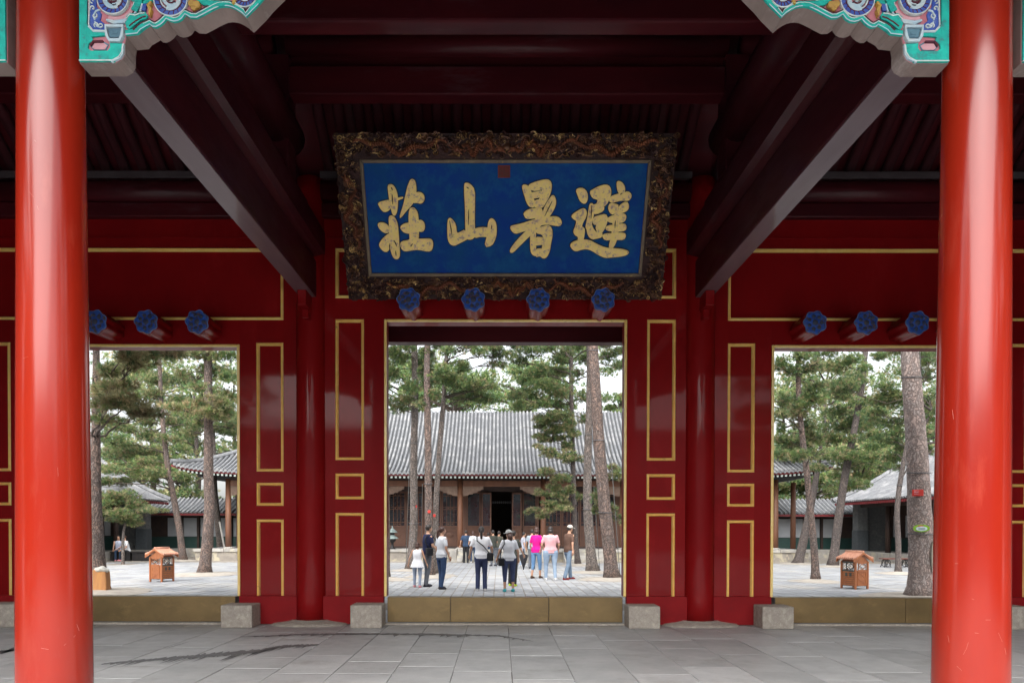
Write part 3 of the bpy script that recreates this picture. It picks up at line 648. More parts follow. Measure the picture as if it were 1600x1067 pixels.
# ================================================================== painted sparrow braces at the heads of the front columns
QY = YF - .085
def q2(pts):
    out = []
    for (u, v) in pts:
        p = at(u, v, QY); out.append((p[0] + XC, p[2]))        # measured from the axis of the left column
    return out
def circ(u, v, r, n=20, ry=None): return q2([(u + r * math.cos(2 * PI * k / n), v + (ry or r) * math.sin(2 * PI * k / n)) for k in range(n)])
def spir(u, v, r0, r1, turns, ph, n=40, sg=1): return q2([(u + (r0 + (r1 - r0) * t) * math.cos(ph + sg * 2 * PI * turns * t), v + (r0 + (r1 - r0) * t) * math.sin(ph + sg * 2 * PI * turns * t)) for t in np.linspace(0, 1, n)])
low = [(125, 100), (181, 100), (192, 94), (196, 86), (196, 70), (198, 58), (217, 56), (222, 50), (229, 46), (236, 42), (240, 45.5), (246, 46), (252, 43), (257, 39), (262, 33), (267, 36), (273, 37.5), (280, 36.5), (286, 33), (291, 26),
       (299, 31), (309, 31.5), (320, 26), (329, 21), (337, 17), (344, 14), (351, 13), (358, 13.5), (364, 15), (371, 18.5), (378, 23), (386, 30), (396, 20), (406, 10), (416, -2), (440, -26), (452, -44), (470, -48), (478, -68), (472, -84)]
OUTL = q2(low + [(125, -84)])
lowline = q2(low)
def inset(px, d):  # lower border centre line, moved inward in pixels
    out = []
    for i, (u, v) in enumerate(px):
        a, c = px[max(i - 1, 0)], px[min(i + 1, len(px) - 1)]; dx, dy = c[0] - a[0], c[1] - a[1]; l = math.hypot(dx, dy) + 1e-6
        out.append((u + dy / l * d, v - dx / l * d))
    return out
SPY = 0
def brace(s, mirror):
    """s: which column (-1/+1); mirror: False = leaf towards the centre of the middle bay"""
    sg = (1 if s < 0 else -1) * (-1 if mirror else 1)
    fn = xz_frame(sg, s * XC)
    def P(mb, pts, t0, t1): mb.prism(pts, fn, t0, t1)
    b = MB(); b.prism(OUTL, fn, QY, QY + .15); root = b.build('sparrow_brace', 'grey_wood', gate)
    b = MB(); b.prism(q2(inset(low, 1.0)[:-1] + [(470, -80), (127, -80)]), fn, QY - 0.0037, QY + .002); b.build('painted_ground', 'pink', root)
    tq = MB()
    tq.ribbon(q2(inset(low[5:], 4.0)), .034, fn, QY - 0.0211, QY + .0)
    tq.ribbon(q2([(132, 99), (132, 60), (132, 20), (132, -30), (132, -84)]), .052, fn, QY - 0.0195, QY)
    tq.prism(q2([(132, 60), (141, 52), (148, 66), (140, 72), (139, 78), (144, 82), (170, 82), (174, 77), (173, 70), (196, 71), (194, 86), (190, 92), (180, 99), (132, 99)]), fn, QY - 0.0186, QY)
    tq.prism(q2([(132, 40), (138, 40), (147, 53), (170, 54), (170, 58), (146, 60), (132, 66)]), fn, QY - 0.0180, QY)
    tq.prism(q2([(200, 47), (198, 40), (202, 34), (199, 30), (206, 24), (214, 26), (222, 23), (230, 23), (233, 28), (231, 33), (222, 36), (212, 44), (204, 50)]), fn, QY - 0.0260, QY)
    tq.prism(q2([(200, 53), (212, 50), (223, 40), (234, 35), (238, 40), (228, 47), (218, 55), (200, 57)]), fn, QY - 0.0223, QY)
    tq.ribbon(spir(215, -22, 40, 22, .33, .1, 16), .03, fn, QY - 0.0223, QY, taper=True)
    tq.ribbon(q2([(305, -2), (320, 7), (335, 10), (352, 9), (362, 6)]), .045, fn, QY - 0.0236, QY, taper=True)
    tq.ribbon(q2([(150, -50), (190, -46), (240, -60), (300, -52), (360, -60), (430, -58)]), .035, fn, QY - 0.0236, QY)
    tq.ribbon(q2([(218, -8), (217, 8), (211, 20)]), .045, fn, QY - 0.0205, QY)
    tq.build('turquoise_scroll', 'turq', root, bevel=.004)
    bl = MB()
    bl.ribbon(spir(179, 2, 19, 19, 1.0, 0, 28), .040, fn, QY - 0.0248, QY); bl.ribbon(spir(269, 3, 21, 21, 1.0, 0, 28), .040, fn, QY - 0.0248, QY)
    bl.ribbon(spir(384, -4, 14, 14, 1.0, 0, 22), .032, fn, QY - 0.0236, QY)
    bl.prism(q2([(140, -10), (152, -6), (152, 12), (160, 24), (158, 34), (166, 40), (167, 52), (150, 52), (140, 40)]), fn, QY - 0.0136, QY)
    bl.ribbon(q2([(226, 20), (229, 5), (240, -10), (252, -24)]), .028, fn, QY - 0.0211, QY)
    bl.ribbon(spir(330, -22, 20, 6, 1.2, .5, 28), .03, fn, QY - 0.0223, QY)
    bl.build('blue_scroll', 'blue', root, bevel=.004)
    pl = MB()
    pl.ribbon(spir(179, 2, 13.5, 9, 1.1, 1.0, 30), .030, fn, QY - 0.0310, QY); pl.ribbon(spir(269, 3, 15, 7, 1.2, 2.0, 34, -1), .030, fn, QY - 0.0310, QY)
    pl.ribbon(spir(384, -4, 9, 5, 1, 1.0, 20), .02, fn, QY - 0.0291, QY)
    pl.ribbon(spir(186, 4, 32, 34, .26, .0, 16), .012, fn, QY - 0.0186, QY)
    pl.ribbon(q2([(150, 34), (148, 27), (152, 20), (158, 18)]), .012, fn, QY - 0.0186, QY); pl.ribbon(q2([(160, 46), (153, 44), (150, 36)]), .010, fn, QY - 0.0186, QY)
    pl.ribbon(q2([(168, 34), (180, 38), (196, 36), (200, 32)]), .030, fn, QY - 0.0211, QY, taper=True)
    pl.ribbon(q2([(221, 22), (225, 6), (235, -8)]), .012, fn, QY - 0.0223, QY)
    for rr in ((141, 53, 168, 53),): pl.ribbon(q2([(140, 44), (148, 52), (167, 52)]), .010, fn, QY - 0.0205, QY)
    pl.ribbon(q2([(176, 99.5), (190, 93), (194, 86), (195, 71)]), .008, fn, QY - 0.0223, QY)
    pl.ribbon(q2([(168, 45), (195, 45), (193.5, 60), (190, 67), (174, 67), (170, 60)]), .020, fn, QY - 0.0341, QY, closed=True)
    pl.ribbon(q2(inset(low[5:-6], 1.0)), .007, fn, QY - 0.0229, QY)
    pl.build('pale_scroll', 'pale', root, bevel=.003)
    fl = MB(); dl = MB()
    for (u_, v_, rad_) in ((179, 2, 19), (269, 3, 21), (384, -4, 14)):
        for dr, w_ in ((5.2, .006), (-5.4, .007)): fl.ribbon(circ(u_, v_, rad_ + dr, 36), w_, fn, QY - .030, QY, closed=True)
        dl.ribbon(circ(u_, v_, rad_ - 3.0, 30), .006, fn, QY - .0275, QY, closed=True)
        dl.ribbon(spir(u_, v_, 8, 2, 1.0, .5, 22), .010, fn, QY - .034, QY)
        fl.ribbon(spir(u_, v_, 5.5, 1.5, 1.1, 2.5, 18), .007, fn, QY - .036, QY)
        for q_ in range(9):
            a_ = .25 + q_ * .34; dl.ribbon(q2([(u_ + (rad_ - 4) * math.cos(a_), v_ + (rad_ - 4) * math.sin(a_)), (u_ + (rad_ + 3) * math.cos(a_ + .12), v_ + (rad_ + 3) * math.sin(a_ + .12))]), .004, fn, QY - .0278, QY)
    fl.ribbon(q2([(142, -40), (142, 20), (141, 42), (148, 51), (167, 51.5)]), .006, fn, QY - .024, QY)
    fl.ribbon(q2([(126, 97.5), (178, 97.5), (188, 92), (193, 84), (194, 73)]), .006, fn, QY - .024, QY)
    fl.ribbon(q2([(200, 34), (206, 27), (214, 28.5), (222, 25.5), (229, 25)]), .006, fn, QY - .031, QY); dl.ribbon(q2([(205, 45), (214, 38), (224, 32), (231, 30)]), .007, fn, QY - .030, QY)
    dl.ribbon(q2([(202, 51), (212, 45), (222, 37), (233, 32)]), .016, fn, QY - .010, QY); dl.ribbon(q2(inset(low[6:], 8.2)), .007, fn, QY - .0235, QY)
    fl.ribbon(q2(inset(low[8:-7], 6.0)), .004, fn, QY - .024, QY)
    for (a_, c_) in ((150, 28), (153, 42), (147, 16), (160, 44), (146, 4)): fl.ribbon(spir(a_, c_, 4.2, 1.2, .9, a_, 12), .006, fn, QY - .022, QY)
    dl.ribbon(q2([(143, 74), (148, 67.5), (163, 67.5)]), .012, fn, QY - .022, QY); dl.ribbon(spir(186, 6, 28, 30, .27, .15, 14), .014, fn, QY - .012, QY)
    for (a_, c_, d_, e_) in ((262, 28, 300, 22), (318, 18, 345, 9), (210, 12, 214, -10), (330, 4, 352, 2), (232, 4, 236, -14), (290, 8, 296, -16), (318, -4, 326, -22)):
        fl.ribbon(q2([(a_, c_), ((a_ + d_) / 2 + 2, (c_ + e_) / 2 - 3), (d_, e_)]), .009, fn, QY - .021, QY, taper=True)
    fl.build('white_line_work', 'pale_line', root, kind='stuff'); dl.build('shadow_line_work', 'shadow_line', root, kind='stuff')
    d = MB(); d.prism(q2([(171, 48), (192, 48), (190, 62), (174, 62)]), fn, QY - 0.0217, QY); d.prism(q2([(142, 74), (147, 67), (164, 67), (171, 71), (167, 80), (147, 80)]), fn, QY - 0.0074, QY)
    d.prism(q2([(177, 53), (187, 53), (186, 57), (178, 57)]), fn, QY - 0.0248, QY - 0.0186)
    d.build('small_panel', 'pale', root).data.materials[0] = MT['steel_blue']
    pk = MB(); pk.prism(q2([(145, 76), (149, 69), (163, 69), (169, 73), (165, 79), (149, 79)]), fn, QY - 0.0099, QY)
    pk.build('pink_panel', 'pink_pale', root); pk = MB()
    pk.ribbon(spir(184, 4, 26, 28, .3, .2, 14), .030, fn, QY - 0.0087, QY)
    pk.build('pink_panel', 'pink_pale', root)
    for k_, (kind_, dat, t_) in enumerate((('r', [(240, 8), (235, 14), (238, 20), (237, 30)], .04), ('c', (302, 10, 5.5), .034), ('c', (310, 12, 5.5), .036), ('c', (305, 16, 4.5), .032), ('r', [(366, 0), (369, 6), (366, 12)], .04))):
        oc = MB()
        if kind_ == 'r': oc.ribbon(q2(dat), .026, fn, QY - t_, QY, taper=True)
        else: oc.prism(circ(*dat), fn, QY - t_, QY)
        oc.build('ochre_bud', 'ochre', root, bevel=.004)
MT['pale_line'] = mat('off_white_line_paint', (0.62, 0.70, 0.68), (0.45, 0.52, 0.52), rough=.7, scale=20)
MT['shadow_line'] = mat('dark_red_shadow_line_paint', (0.10, 0.012, 0.02), (0.05, 0.01, 0.03), rough=.8, scale=20)  # shade between the scrolls painted as dark red lines, with rings
MT['steel_blue'] = mat('steel_blue_paint', (0.09, 0.20, 0.26), (0.05, 0.12, 0.18), rough=.6, scale=15)
MT['pink_pale'] = mat('pale_pink_paint', (0.60, 0.33, 0.37), (0.50, 0.25, 0.29), rough=.7, scale=9)
for s in (-1, 1):
    for mir in (False, True): brace(s, mir)

# ================================================================== name board
plq = thing('name_board', 'large blue name board with gold brushed characters in a carved dark frame', 'name board', (0, 12.25, 5.24))
# its plane: lower edge at the wall, upper edge leaning out
c_bl, c_br = at(545, 467.5, 12.22), at(1033, 468.5, 12.22)
Wd = c_br[0] - c_bl[0]; d2 = Wd * F / (1057 - 522)
c_tl, c_tr = at(522, 208, d2), at(1057, 209, d2)
org = (c_bl + c_br) / 2; top = (c_tl + c_tr) / 2
ex = np.array([1.0, 0, 0]); ez = top - org; ez[0] = 0; Hh = np.linalg.norm(ez); ez /= Hh; en = np.cross(ex, ez); en /= np.linalg.norm(en)   # en points to the back
if en[1] < 0: en = -en
def pp(a, c, t): return tuple(org + ex * a + ez * c + en * t)
def pq(u, v):      # photograph position -> board coordinates
    d = ray(u, v); k = np.dot(org - CAM, en) / np.dot(d, en); p = CAM + d * k - org; return (float(np.dot(p, ex)), float(np.dot(p, ez)))
hw = Wd / 2
b = MB(); b.prism([(-hw + .03, .03), (hw - .03, .03), (hw - .03, Hh - .03), (-hw + .03, Hh - .03)], pp, .035, .12); b.build('backing', 'wood_dark', plq)
bi = [pq(564.5, 255.4), pq(1011, 255.4), pq(994.8, 427), pq(579.7, 427)]
xin = (bi[1][0] - bi[0][0] + bi[2][0] - bi[3][0]) / 4; zi0 = (bi[2][1] + bi[3][1]) / 2; zi1 = (bi[0][1] + bi[1][1]) / 2
b = MB(); b.prism([(-xin, zi0), (xin, zi0), (xin, zi1), (-xin, zi1)], pp, .008, .034); b.build('board', 'board', plq)
def bars(x0, z0, x1, z1, w, t0, t1, m, nm, bev):
    b = MB()
    for q in ([(-x1, z0), (x1, z0), (x1 - w, z0 + w), (-x1 + w, z0 + w)], [(x1, z0), (x1, z1), (x1 - w, z1 - w), (x1 - w, z0 + w)],
              [(x1, z1), (-x1, z1), (-x1 + w, z1 - w), (x1 - w, z1 - w)], [(-x1, z1), (-x1, z0), (-x1 + w, z0 + w), (-x1 + w, z1 - w)]):
        b.prism(q, pp, t0, t1)
    return b.build(nm, m, plq, bevel=bev)
bars(0, zi0 - .05, xin + .05, zi1 + .05, .05, -.02, .034, 'frame_line', 'inner_frame', .008)
fx, fz0, fz1 = xin + .05, zi0 - .05, zi1 + .05
b = MB()
for q in ([(-hw, 0), (hw, 0), (fx, fz0), (-fx, fz0)], [(hw, 0), (hw, Hh), (fx, fz1), (fx, fz0)], [(hw, Hh), (-hw, Hh), (-fx, fz1), (fx, fz1)], [(-hw, Hh), (-hw, 0), (-fx, fz0), (-fx, fz1)]): b.prism(q, pp, 0.0, .034)
b.build('carved_frame', 'carve', plq)
# cloud scroll relief
def on_frame(a, c, m=.02): return (abs(a) < hw + m and -m < c < Hh + m) and not (abs(a) < fx + .015 and fz0 - .015 < c < fz1 + .015)
rl = MB(); rl2 = MB(); rr_ = random.Random(5); cnt = 0
while cnt < 1500:
    a = rr_.uniform(-hw, hw); c = rr_.uniform(0, Hh)
    if not on_frame(a, c, -.01) or not on_frame(a + .03, c) or not on_frame(a, c + .03) or not on_frame(a - .03, c) or not on_frame(a, c - .03): continue
    cnt += 1; r0 = rr_.uniform(.018, .055); tn = rr_.uniform(.7, 1.7); ph = rr_.uniform(0, 6.3); sg = rr_.choice([-1, 1]); n = 16; pts = []
    for k in range(n):
        t = k / (n - 1); q = r0 * (1 - .82 * t); pts.append((a + q * math.cos(ph + sg * 2 * PI * tn * t), c + q * math.sin(ph + sg * 2 * PI * tn * t)))
    tail = (pts[0][0] + rr_.uniform(-.09, .09), pts[0][1] + rr_.uniform(-.05, .05))
    if on_frame(*tail): pts = [tail] + pts
    h = rr_.uniform(.012, .045)
    tgt = rl if rr_.random() < .55 else rl2
    tgt.tube([pp(x, z, -h) for x, z in pts], [rr_.uniform(.007, .012)] * len(pts), 4, cap=False)
    rl2.ball(pp(a, c, -.004), (r0 * .5, .02, r0 * .5), 7, 4)
rl.build('gilded_cloud_relief', 'carve_gilt', plq, kind='stuff'); rl2.build('cloud_relief', 'carve', plq, kind='stuff')
# dragons winding through the clouds
def dragon(cx_, cz_, L, horiz=True, flip=1, ph=0.0):
    b = MB(); n = 132; pts = []
    for k in range(n):
        t = k / (n - 1); s_ = (t - .5) * L * flip; o_ = .075 * math.sin(2 * PI * 1.45 * t + ph) * (1 - .3 * t) + .035 * math.sin(2 * PI * 3.7 * t + ph * 2)
        p = (cx_ + s_, cz_ + o_) if horiz else (cx_ + o_, cz_ + s_); pts.append(p)
    rad = [(.013 + .030 * math.sin(PI * min(1, .12 + .88 * (k / (n - 1))))) * (1.14 if k % 3 == 0 else .86) for k in range(n)]
    b.tube([pp(x, z, -.03) for x, z in pts], rad, 8)
    hx, hz = pts[-1]; b.ball(pp(hx, hz, -.045), (.055, .04, .042), 10, 6)
    dx, dz = pts[-1][0] - pts[-9][0], pts[-1][1] - pts[-9][1]; l = math.hypot(dx, dz); dx /= l; dz /= l
    for sgn in (-1, 1):                              # jaws, horns
        b.tube([pp(hx, hz, -.05), pp(hx + dx * .06 + -dz * .02 * sgn, hz + dz * .06 + dx * .02 * sgn, -.05), pp(hx + dx * .09 - dz * .035 * sgn, hz + dz * .09 + dx * .035 * sgn, -.045)], [.02, .014, .004], 6)
        b.tube([pp(hx, hz, -.05), pp(hx - dx * .06 - dz * .03 * sgn, hz - dz * .06 + dx * .03 * sgn, -.06), pp(hx - dx * .12 - dz * .05 * sgn, hz - dz * .12 + dx * .05 * sgn, -.06)], [.012, .009, .003], 5)
    for k in (24, 50, 78, 104):                        # clawed legs
        x, z = pts[k]; sgn = 1 if k % 2 else -1; nx, nz = -(pts[k + 1][1] - pts[k][1]), pts[k + 1][0] - pts[k][0]; l = math.hypot(nx, nz); nx, nz = nx / l * sgn, nz / l * sgn
        kx, kz = x + nx * .07, z + nz * .07
        if not on_frame(kx, kz): continue
        b.tube([pp(x, z, -.03), pp(kx, kz, -.035)], [.018, .012], 6)
        for e in (-1, 0, 1): b.tube([pp(kx, kz, -.035), pp(kx + nx * .03 + nz * .03 * e, kz + nz * .03 - nx * .03 * e, -.035)], [.008, .002], 4)
    for k in range(4, n - 4, 3):                     # back fins
        x, z = pts[k]; nx, nz = -(pts[k + 1][1] - pts[k][1]), pts[k + 1][0] - pts[k][0]; l = math.hypot(nx, nz) + 1e-9
        b.tube([pp(x, z, -.045), pp(x + nx / l * (rad[k] + .018), z + nz / l * (rad[k] + .018), -.04)], [.008, .001], 3)
    return b.build('dragon', 'dragon', plq)
ft = (fz1 + Hh) / 2; fb = fz0 / 2; fs_ = (fx + hw) / 2
dragon(-1.45, ft, 1.5, True, 1, .4); dragon(1.45, ft, 1.5, True, -1, .4); dragon(-.35, ft, .55, True, 1, 2.2); dragon(.38, ft, .55, True, -1, 2.2)
dragon(-fs_, 1.25, .95, False, 1, .3); dragon(fs_, 1.25, .95, False, 1, .3); dragon(-1.2, fb, 1.3, True, 1, 1.3); dragon(1.2, fb, 1.3, True, -1, 1.3); dragon(0.15, fb, .6, True, 1, .3)
b = MB(); b.ball(pp(0.02, ft, -.03), (.06, .04, .06), 12, 8)
for k in range(6): a = PI * k / 3; b.tube([pp(0.02 + .06 * math.cos(a), ft + .06 * math.sin(a), -.03), pp(0.02 + .11 * math.cos(a + .5), ft + .11 * math.sin(a + .5), -.03)], [.014, .002], 5)
b.build('flaming_pearl', 'carve_gilt', plq, smooth=True)
# seal
sq = [pq(778.5, 259), pq(796.5, 259), pq(796.5, 277.5), pq(778.5, 277.5)]
b = MB(); b.prism(sq, pp, -.004, .009); b.build('seal', 'seal', plq)
b = MB(); b.ribbon(sq, .012, pp, -.008, .0, closed=True); b.build('seal_rim', 'seal_rim', plq) if 'seal_rim' in MT else None
# the four brushed characters, read right to left, stroke by stroke
G_A = [
 [(275,295),(300,287),(325,300),(350,345),(362,400),(362,470),(355,540),(335,578),(318,560),(303,500),(290,430),(280,360)],
 [(182,460),(240,442),(290,432),(300,500),(275,530),(240,540),(215,520),(198,490)],
 [(355,418),(412,404),(412,412),(360,432)],
 [(470,280),(485,245),(505,240),(525,262),(535,330),(530,380),(520,430),(490,480),(450,520),(385,600),(390,570),(420,480),(440,390),(455,320)],
 [(520,380),(550,358),(590,368),(610,400),(605,440),(580,462),(545,452),(510,455),(495,430)],
 [(475,515),(500,502),(525,512),(548,550),(556,620),(556,700),(556,800),(520,830),(480,820),(475,700),(468,600)],
 [(390,680),(420,655),(476,640),(478,740),(430,730),(405,710)],
 [(546,640),(570,615),(600,630),(615,670),(605,715),(575,722),(548,710)],
 [(390,850),(400,815),(470,805),(480,790),(560,795),(650,790),(680,800),(690,840),(680,890),(650,905),(560,885),(500,890),(440,902),(410,890)],
 [(285,595),(300,575),(325,585),(345,610),(362,660),(370,740),(375,840),(383,940),(370,970),(345,975),(320,950),(300,880),(290,780),(290,680)],
 [(182,655),(200,640),(245,645),(285,680),(288,722),(260,735),(225,720),(195,690)],
 [(300,735),(305,800),(290,870),(270,905),(240,905),(205,870),(195,840),(220,800),(260,760)]]
G_B = [
 [(983,285),(1000,273),(1035,285),(1075,335),(1075,450),(1072,690),(1085,760),(1050,795),(1000,790),(995,700),(992,500),(985,380)],
 [(830,620),(845,598),(870,615),(900,660),(908,740),(940,735),(990,705),(1010,790),(970,810),(920,835),(890,850),(855,840),(832,800),(828,720)],
 [(1065,705),(1130,685),(1215,690),(1200,770),(1130,765),(1080,780),(1055,740)],
 [(1205,640),(1225,603),(1250,610),(1275,650),(1278,740),(1262,800),(1235,850),(1170,865),(1195,760),(1200,700)]]
G_C = [
 [(213,305),(230,290),(262,300),(285,330),(310,400),(330,460),(320,500),(280,490),(255,450),(235,380)],
 [(275,300),(290,285),(350,262),(420,245),(460,248),(482,275),(482,330),(460,400),(425,460),(400,500),(370,495),(350,470),(385,400),(400,345),(400,325),(340,345),(295,335),(275,318)],
 [(295,365),(340,360),(400,345),(395,395),(365,405),(308,415)],
 [(315,445),(370,428),(405,432),(398,488),(365,484),(325,500)],
 [(228,555),(260,525),(320,510),(390,505),(400,540),(380,590),(300,600),(250,600),(235,575)],
 [(340,496),(385,505),(400,560),(400,640),(340,640),(330,560)],
 [(485,395),(505,390),(522,430),(520,480),(490,540),(450,600),(400,650),(350,700),(260,780),(180,860),(125,915),(100,912),(110,880),(170,800),(250,720),(340,640),(400,560),(430,480)],
 [(103,680),(130,668),(200,655),(290,625),(350,610),(440,595),(520,582),(560,600),(578,640),(560,668),(520,665),(440,650),(340,670),(280,700),(200,725),(150,740),(118,715)],
 [(295,720),(340,690),(335,760),(335,860),(345,950),(310,935),(292,900),(290,800)],
 [(335,700),(400,680),(450,665),(485,690),(490,760),(475,830),(465,900),(440,955),(410,970),(378,945),(400,880),(410,775),(400,745),(345,735)],
 [(332,775),(412,780),(405,840),(350,846),(332,846)],
 [(338,885),(400,880),(405,950),(370,945),(340,955)]]
G_D = [
 [(712,340),(740,322),(780,325),(812,360),(818,420),(800,460),(775,460),(745,430),(730,385)],
 [(840,355),(870,335),(930,305),(990,290),(1025,310),(1035,360),(1020,420),(985,480),(950,490),(900,480),(920,430),(900,420),(865,410)],
 [(872,480),(900,470),(970,490),(965,530),(900,560),(868,550)],
 [(840,465),(865,465),(880,500),(875,560),(860,620),(850,680),(830,700),(800,695),(815,620),(830,540)],
 [(810,690),(850,650),(870,700),(900,735),(950,730),(955,770),(900,785),(860,792),(825,760)],
 [(872,592),(930,575),(985,562),(1003,600),(990,660),(960,720),(930,745),(895,700),(905,655),(872,655)],
 [(1090,265),(1110,258),(1140,275),(1160,310),(1160,355),(1140,380),(1115,375),(1095,330)],
 [(1020,430),(1035,400),(1090,380),(1150,370),(1190,352),(1222,380),(1215,415),(1190,435),(1130,430),(1060,450),(1030,450)],
 [(1010,500),(1030,460),(1080,470),(1105,480),(1080,530),(1055,565),(1025,545)],
 [(1130,470),(1180,445),(1198,480),(1190,520),(1150,545),(1080,560),(1065,552),(1100,510)],
 [(1000,605),(1040,580),(1110,560),(1160,560),(1175,585),(1160,625),(1120,640),(1050,640),(1010,630)],
 [(985,700),(1000,670),(1070,660),(1160,650),(1175,680),(1165,710),(1110,720),(1020,715)],
 [(955,765),(975,745),(1050,740),(1160,735),(1170,765),(1150,795),(1100,795),(1040,795),(980,800)],
 [(1060,560),(1110,560),(1105,650),(1100,740),(1085,800),(1060,860),(1030,880),(1018,860),(1035,790),(1050,700)],
 [(668,580),(700,550),(760,515),(790,510),(808,540),(800,590),(770,640),(760,680),(785,690),(790,720),(780,780),(770,820),(730,810),(735,770),(700,750),(688,720),(710,670),(720,620),(690,605)],
 [(657,850),(680,820),(740,800),(830,800),(900,840),(980,875),(1060,880),(1140,885),(1203,908),(1180,935),(1120,950),(1050,955),(980,962),(920,935),(860,895),(810,878),(760,885),(710,902),(680,885)]]
def smooth_poly(p, it=2):
    for _ in range(it):
        q = []
        for i in range(len(p)):
            a, c = p[i], p[(i + 1) % len(p)]; q += [(a[0] * .75 + c[0] * .25, a[1] * .75 + c[1] * .25), (a[0] * .25 + c[0] * .75, a[1] * .25 + c[1] * .75)]
        p = q
    return p
def grow(p, k):
    cx_ = sum(x for x, y in p) / len(p); n = len(p); out = []
    ar = sum(p[i][0] * p[(i + 1) % n][1] - p[(i + 1) % n][0] * p[i][1] for i in range(n)); sg = 1 if ar > 0 else -1
    for i in range(n):
        a, c = p[i - 1], p[(i + 1) % n]; dx, dy = c[0] - a[0], c[1] - a[1]; l = math.hypot(dx, dy) + 1e-9
        out.append((p[i][0] + sg * dy / l * k, p[i][1] - sg * dx / l * k))
    return out
MT['outline'] = mat('dark_navy_shadow_rim', (0.004, 0.012, 0.04), (0.02, 0.012, 0.012), rough=.8, scale=20)  # shadow of the groove round each stroke, painted as a dark rim
for gi, (G, ox, oy) in enumerate(((G_A, 560, 240), (G_B, 560, 240), (G_C, 780, 240), (G_D, 780, 240))):
    body = MB(); rim = MB(); dk = MB()
    for si, st in enumerate(G):
        px = [(ox + x / 5.929, oy + y / 5.929) for x, y in st]
        P_ = smooth_poly([pq(u, v) for u, v in px], 1)
        lift = .016 + .0009 * si
        rim.prism(grow(P_, .008), pp, -lift + .007, .009)
        dk.prism(grow(P_, .020), pp, .002 - .0004 * si, .009)
        body.prism(P_, pp, -lift, -lift + .008 + .0009 * si)
    ch = body.build('character', 'glyph', plq)
    rim.build('gilt_edge', 'glyph_edge', ch); dk.build('painted_shadow_rim', 'outline', ch)
# cracks and losses in the gilding
b = MB()
for (ox, oy, L) in ((560, 240, [[(315, 380), (320, 470)], [(330, 800), (360, 860)], [(295, 830), (290, 880)], [(305, 310), (320, 340)], [(1022, 520), (1020, 660)], [(845, 620), (870, 770)], [(1235, 660), (1235, 700)], [(1003, 310), (1025, 325)], [(485, 860), (505, 830)], [(345, 900), (350, 945)]]),
                    (780, 240, [[(490, 440), (420, 580)], [(1075, 620), (1070, 690)], [(855, 480), (850, 600)], [(1120, 380), (1140, 365)]])):
    for (p, q) in L:
        b.ribbon([pq(ox + p[0] / 5.929, oy + p[1] / 5.929), pq(ox + (p[0] + q[0]) / 2 / 5.929 + R.uniform(-.4, .4), oy + (p[1] + q[1]) / 2 / 5.929), pq(ox + q[0] / 5.929, oy + q[1] / 5.929)], .016, pp, -.033, -.02, taper=True)
b.build('gilding_crack', 'carve', plq, kind='stuff')

# scratches in the lacquer of the front columns
def scratch(s, pts):
    P_ = []
    for (u, v) in pts:
        d = ray(u, v); ox, oy = CAM[0] - s * XC, CAM[1] - YF; z1 = CAM[2] + d[2] * YF; r_ = .247 - .055 * (z1 - .03) / 7.27 + .001
        A = d[0] ** 2 + d[1] ** 2; B = 2 * (ox * d[0] + oy * d[1]); C_ = ox * ox + oy * oy - r_ * r_; q = B * B - 4 * A * C_
        if q <= 0: return
        k = (-B - math.sqrt(q)) / (2 * A); P_.append(tuple(CAM + d * k))
    b = MB(); b.tube(P_, .0007, 4); b.build('scratch', 'scratch', COLS[s])
COLS = {}
for o in gate.children:
    if o.name.startswith('column') and not o.name.startswith('column_base'):
        v0 = o.data.vertices[0].co
        for s_ in (-1, 1):
            if abs(v0.x - (s_ * XC + .247)) < .01 and v0.y < 0: COLS[s_] = o
for s_, L_ in ((1, [[(1523, 988), (1529, 989)], [(1481, 992), (1483, 1003)], [(1513, 1003), (1510, 1013), (1505, 1022)], [(1495, 1040), (1503, 1047)], [(1540, 968), (1548, 968)], [(1560, 988), (1566, 1002)], [(1468, 345), (1472, 335)], [(1518, 935), (1522, 936)], [(1492, 880), (1497, 880)], [(1570, 1012), (1572, 1022)], [(1488, 640), (1490, 655)]]),
               (-1, [[(58, 322), (60, 328)], [(54, 219), (56, 222)], [(36, 560), (44, 557)], [(64, 1012), (76, 1014)], [(100, 1008), (118, 992)], [(120, 975), (124, 985)], [(46, 300), (52, 308)], [(90, 730), (91, 744)]])):
    for l in L_: scratch(s_, l)
# ================================================================== the main hall across the courtyard
hall = thing('main_hall', 'long brown timber hall with a grey tiled roof facing the gate across the courtyard', 'hall', (0, 40, 0))
HE, HX, HR, HD = 36.2, 15.6, 42.0, 47.8        # eave line, half width, ridge line, rear eave
ZE = 4.16
def roof_z(s): return ZE + 3.72 * (.50 * s + .50 * s * s)
def lift_at(x, y): 
    d = math.hypot(HX - abs(x), y - HE if y < HR else HD - y); return .42 * math.exp(-d / 1.6)
def hall_z(x, y):
    s = min(min(y - HE, HD - y) / 5.8, (HX - abs(x)) / 5.8); s = max(0, min(1, s)); return roof_z(s) + lift_at(x, y)
b = MB(); nx, ny = 100, 24; xs = np.linspace(-HX, HX, nx); ys = np.linspace(HE, HD, ny * 2 + 1)
vs = [(x, y, hall_z(x, y)) for y in ys for x in xs]; b.add(vs, [(j * nx + i, j * nx + i + 1, (j + 1) * nx + i + 1, (j + 1) * nx + i) for j in range(len(ys) - 1) for i in range(nx - 1)])
roof = b.build('roof', 'tile_dark', hall)
b = MB(); sp = .2; e_ = MB()
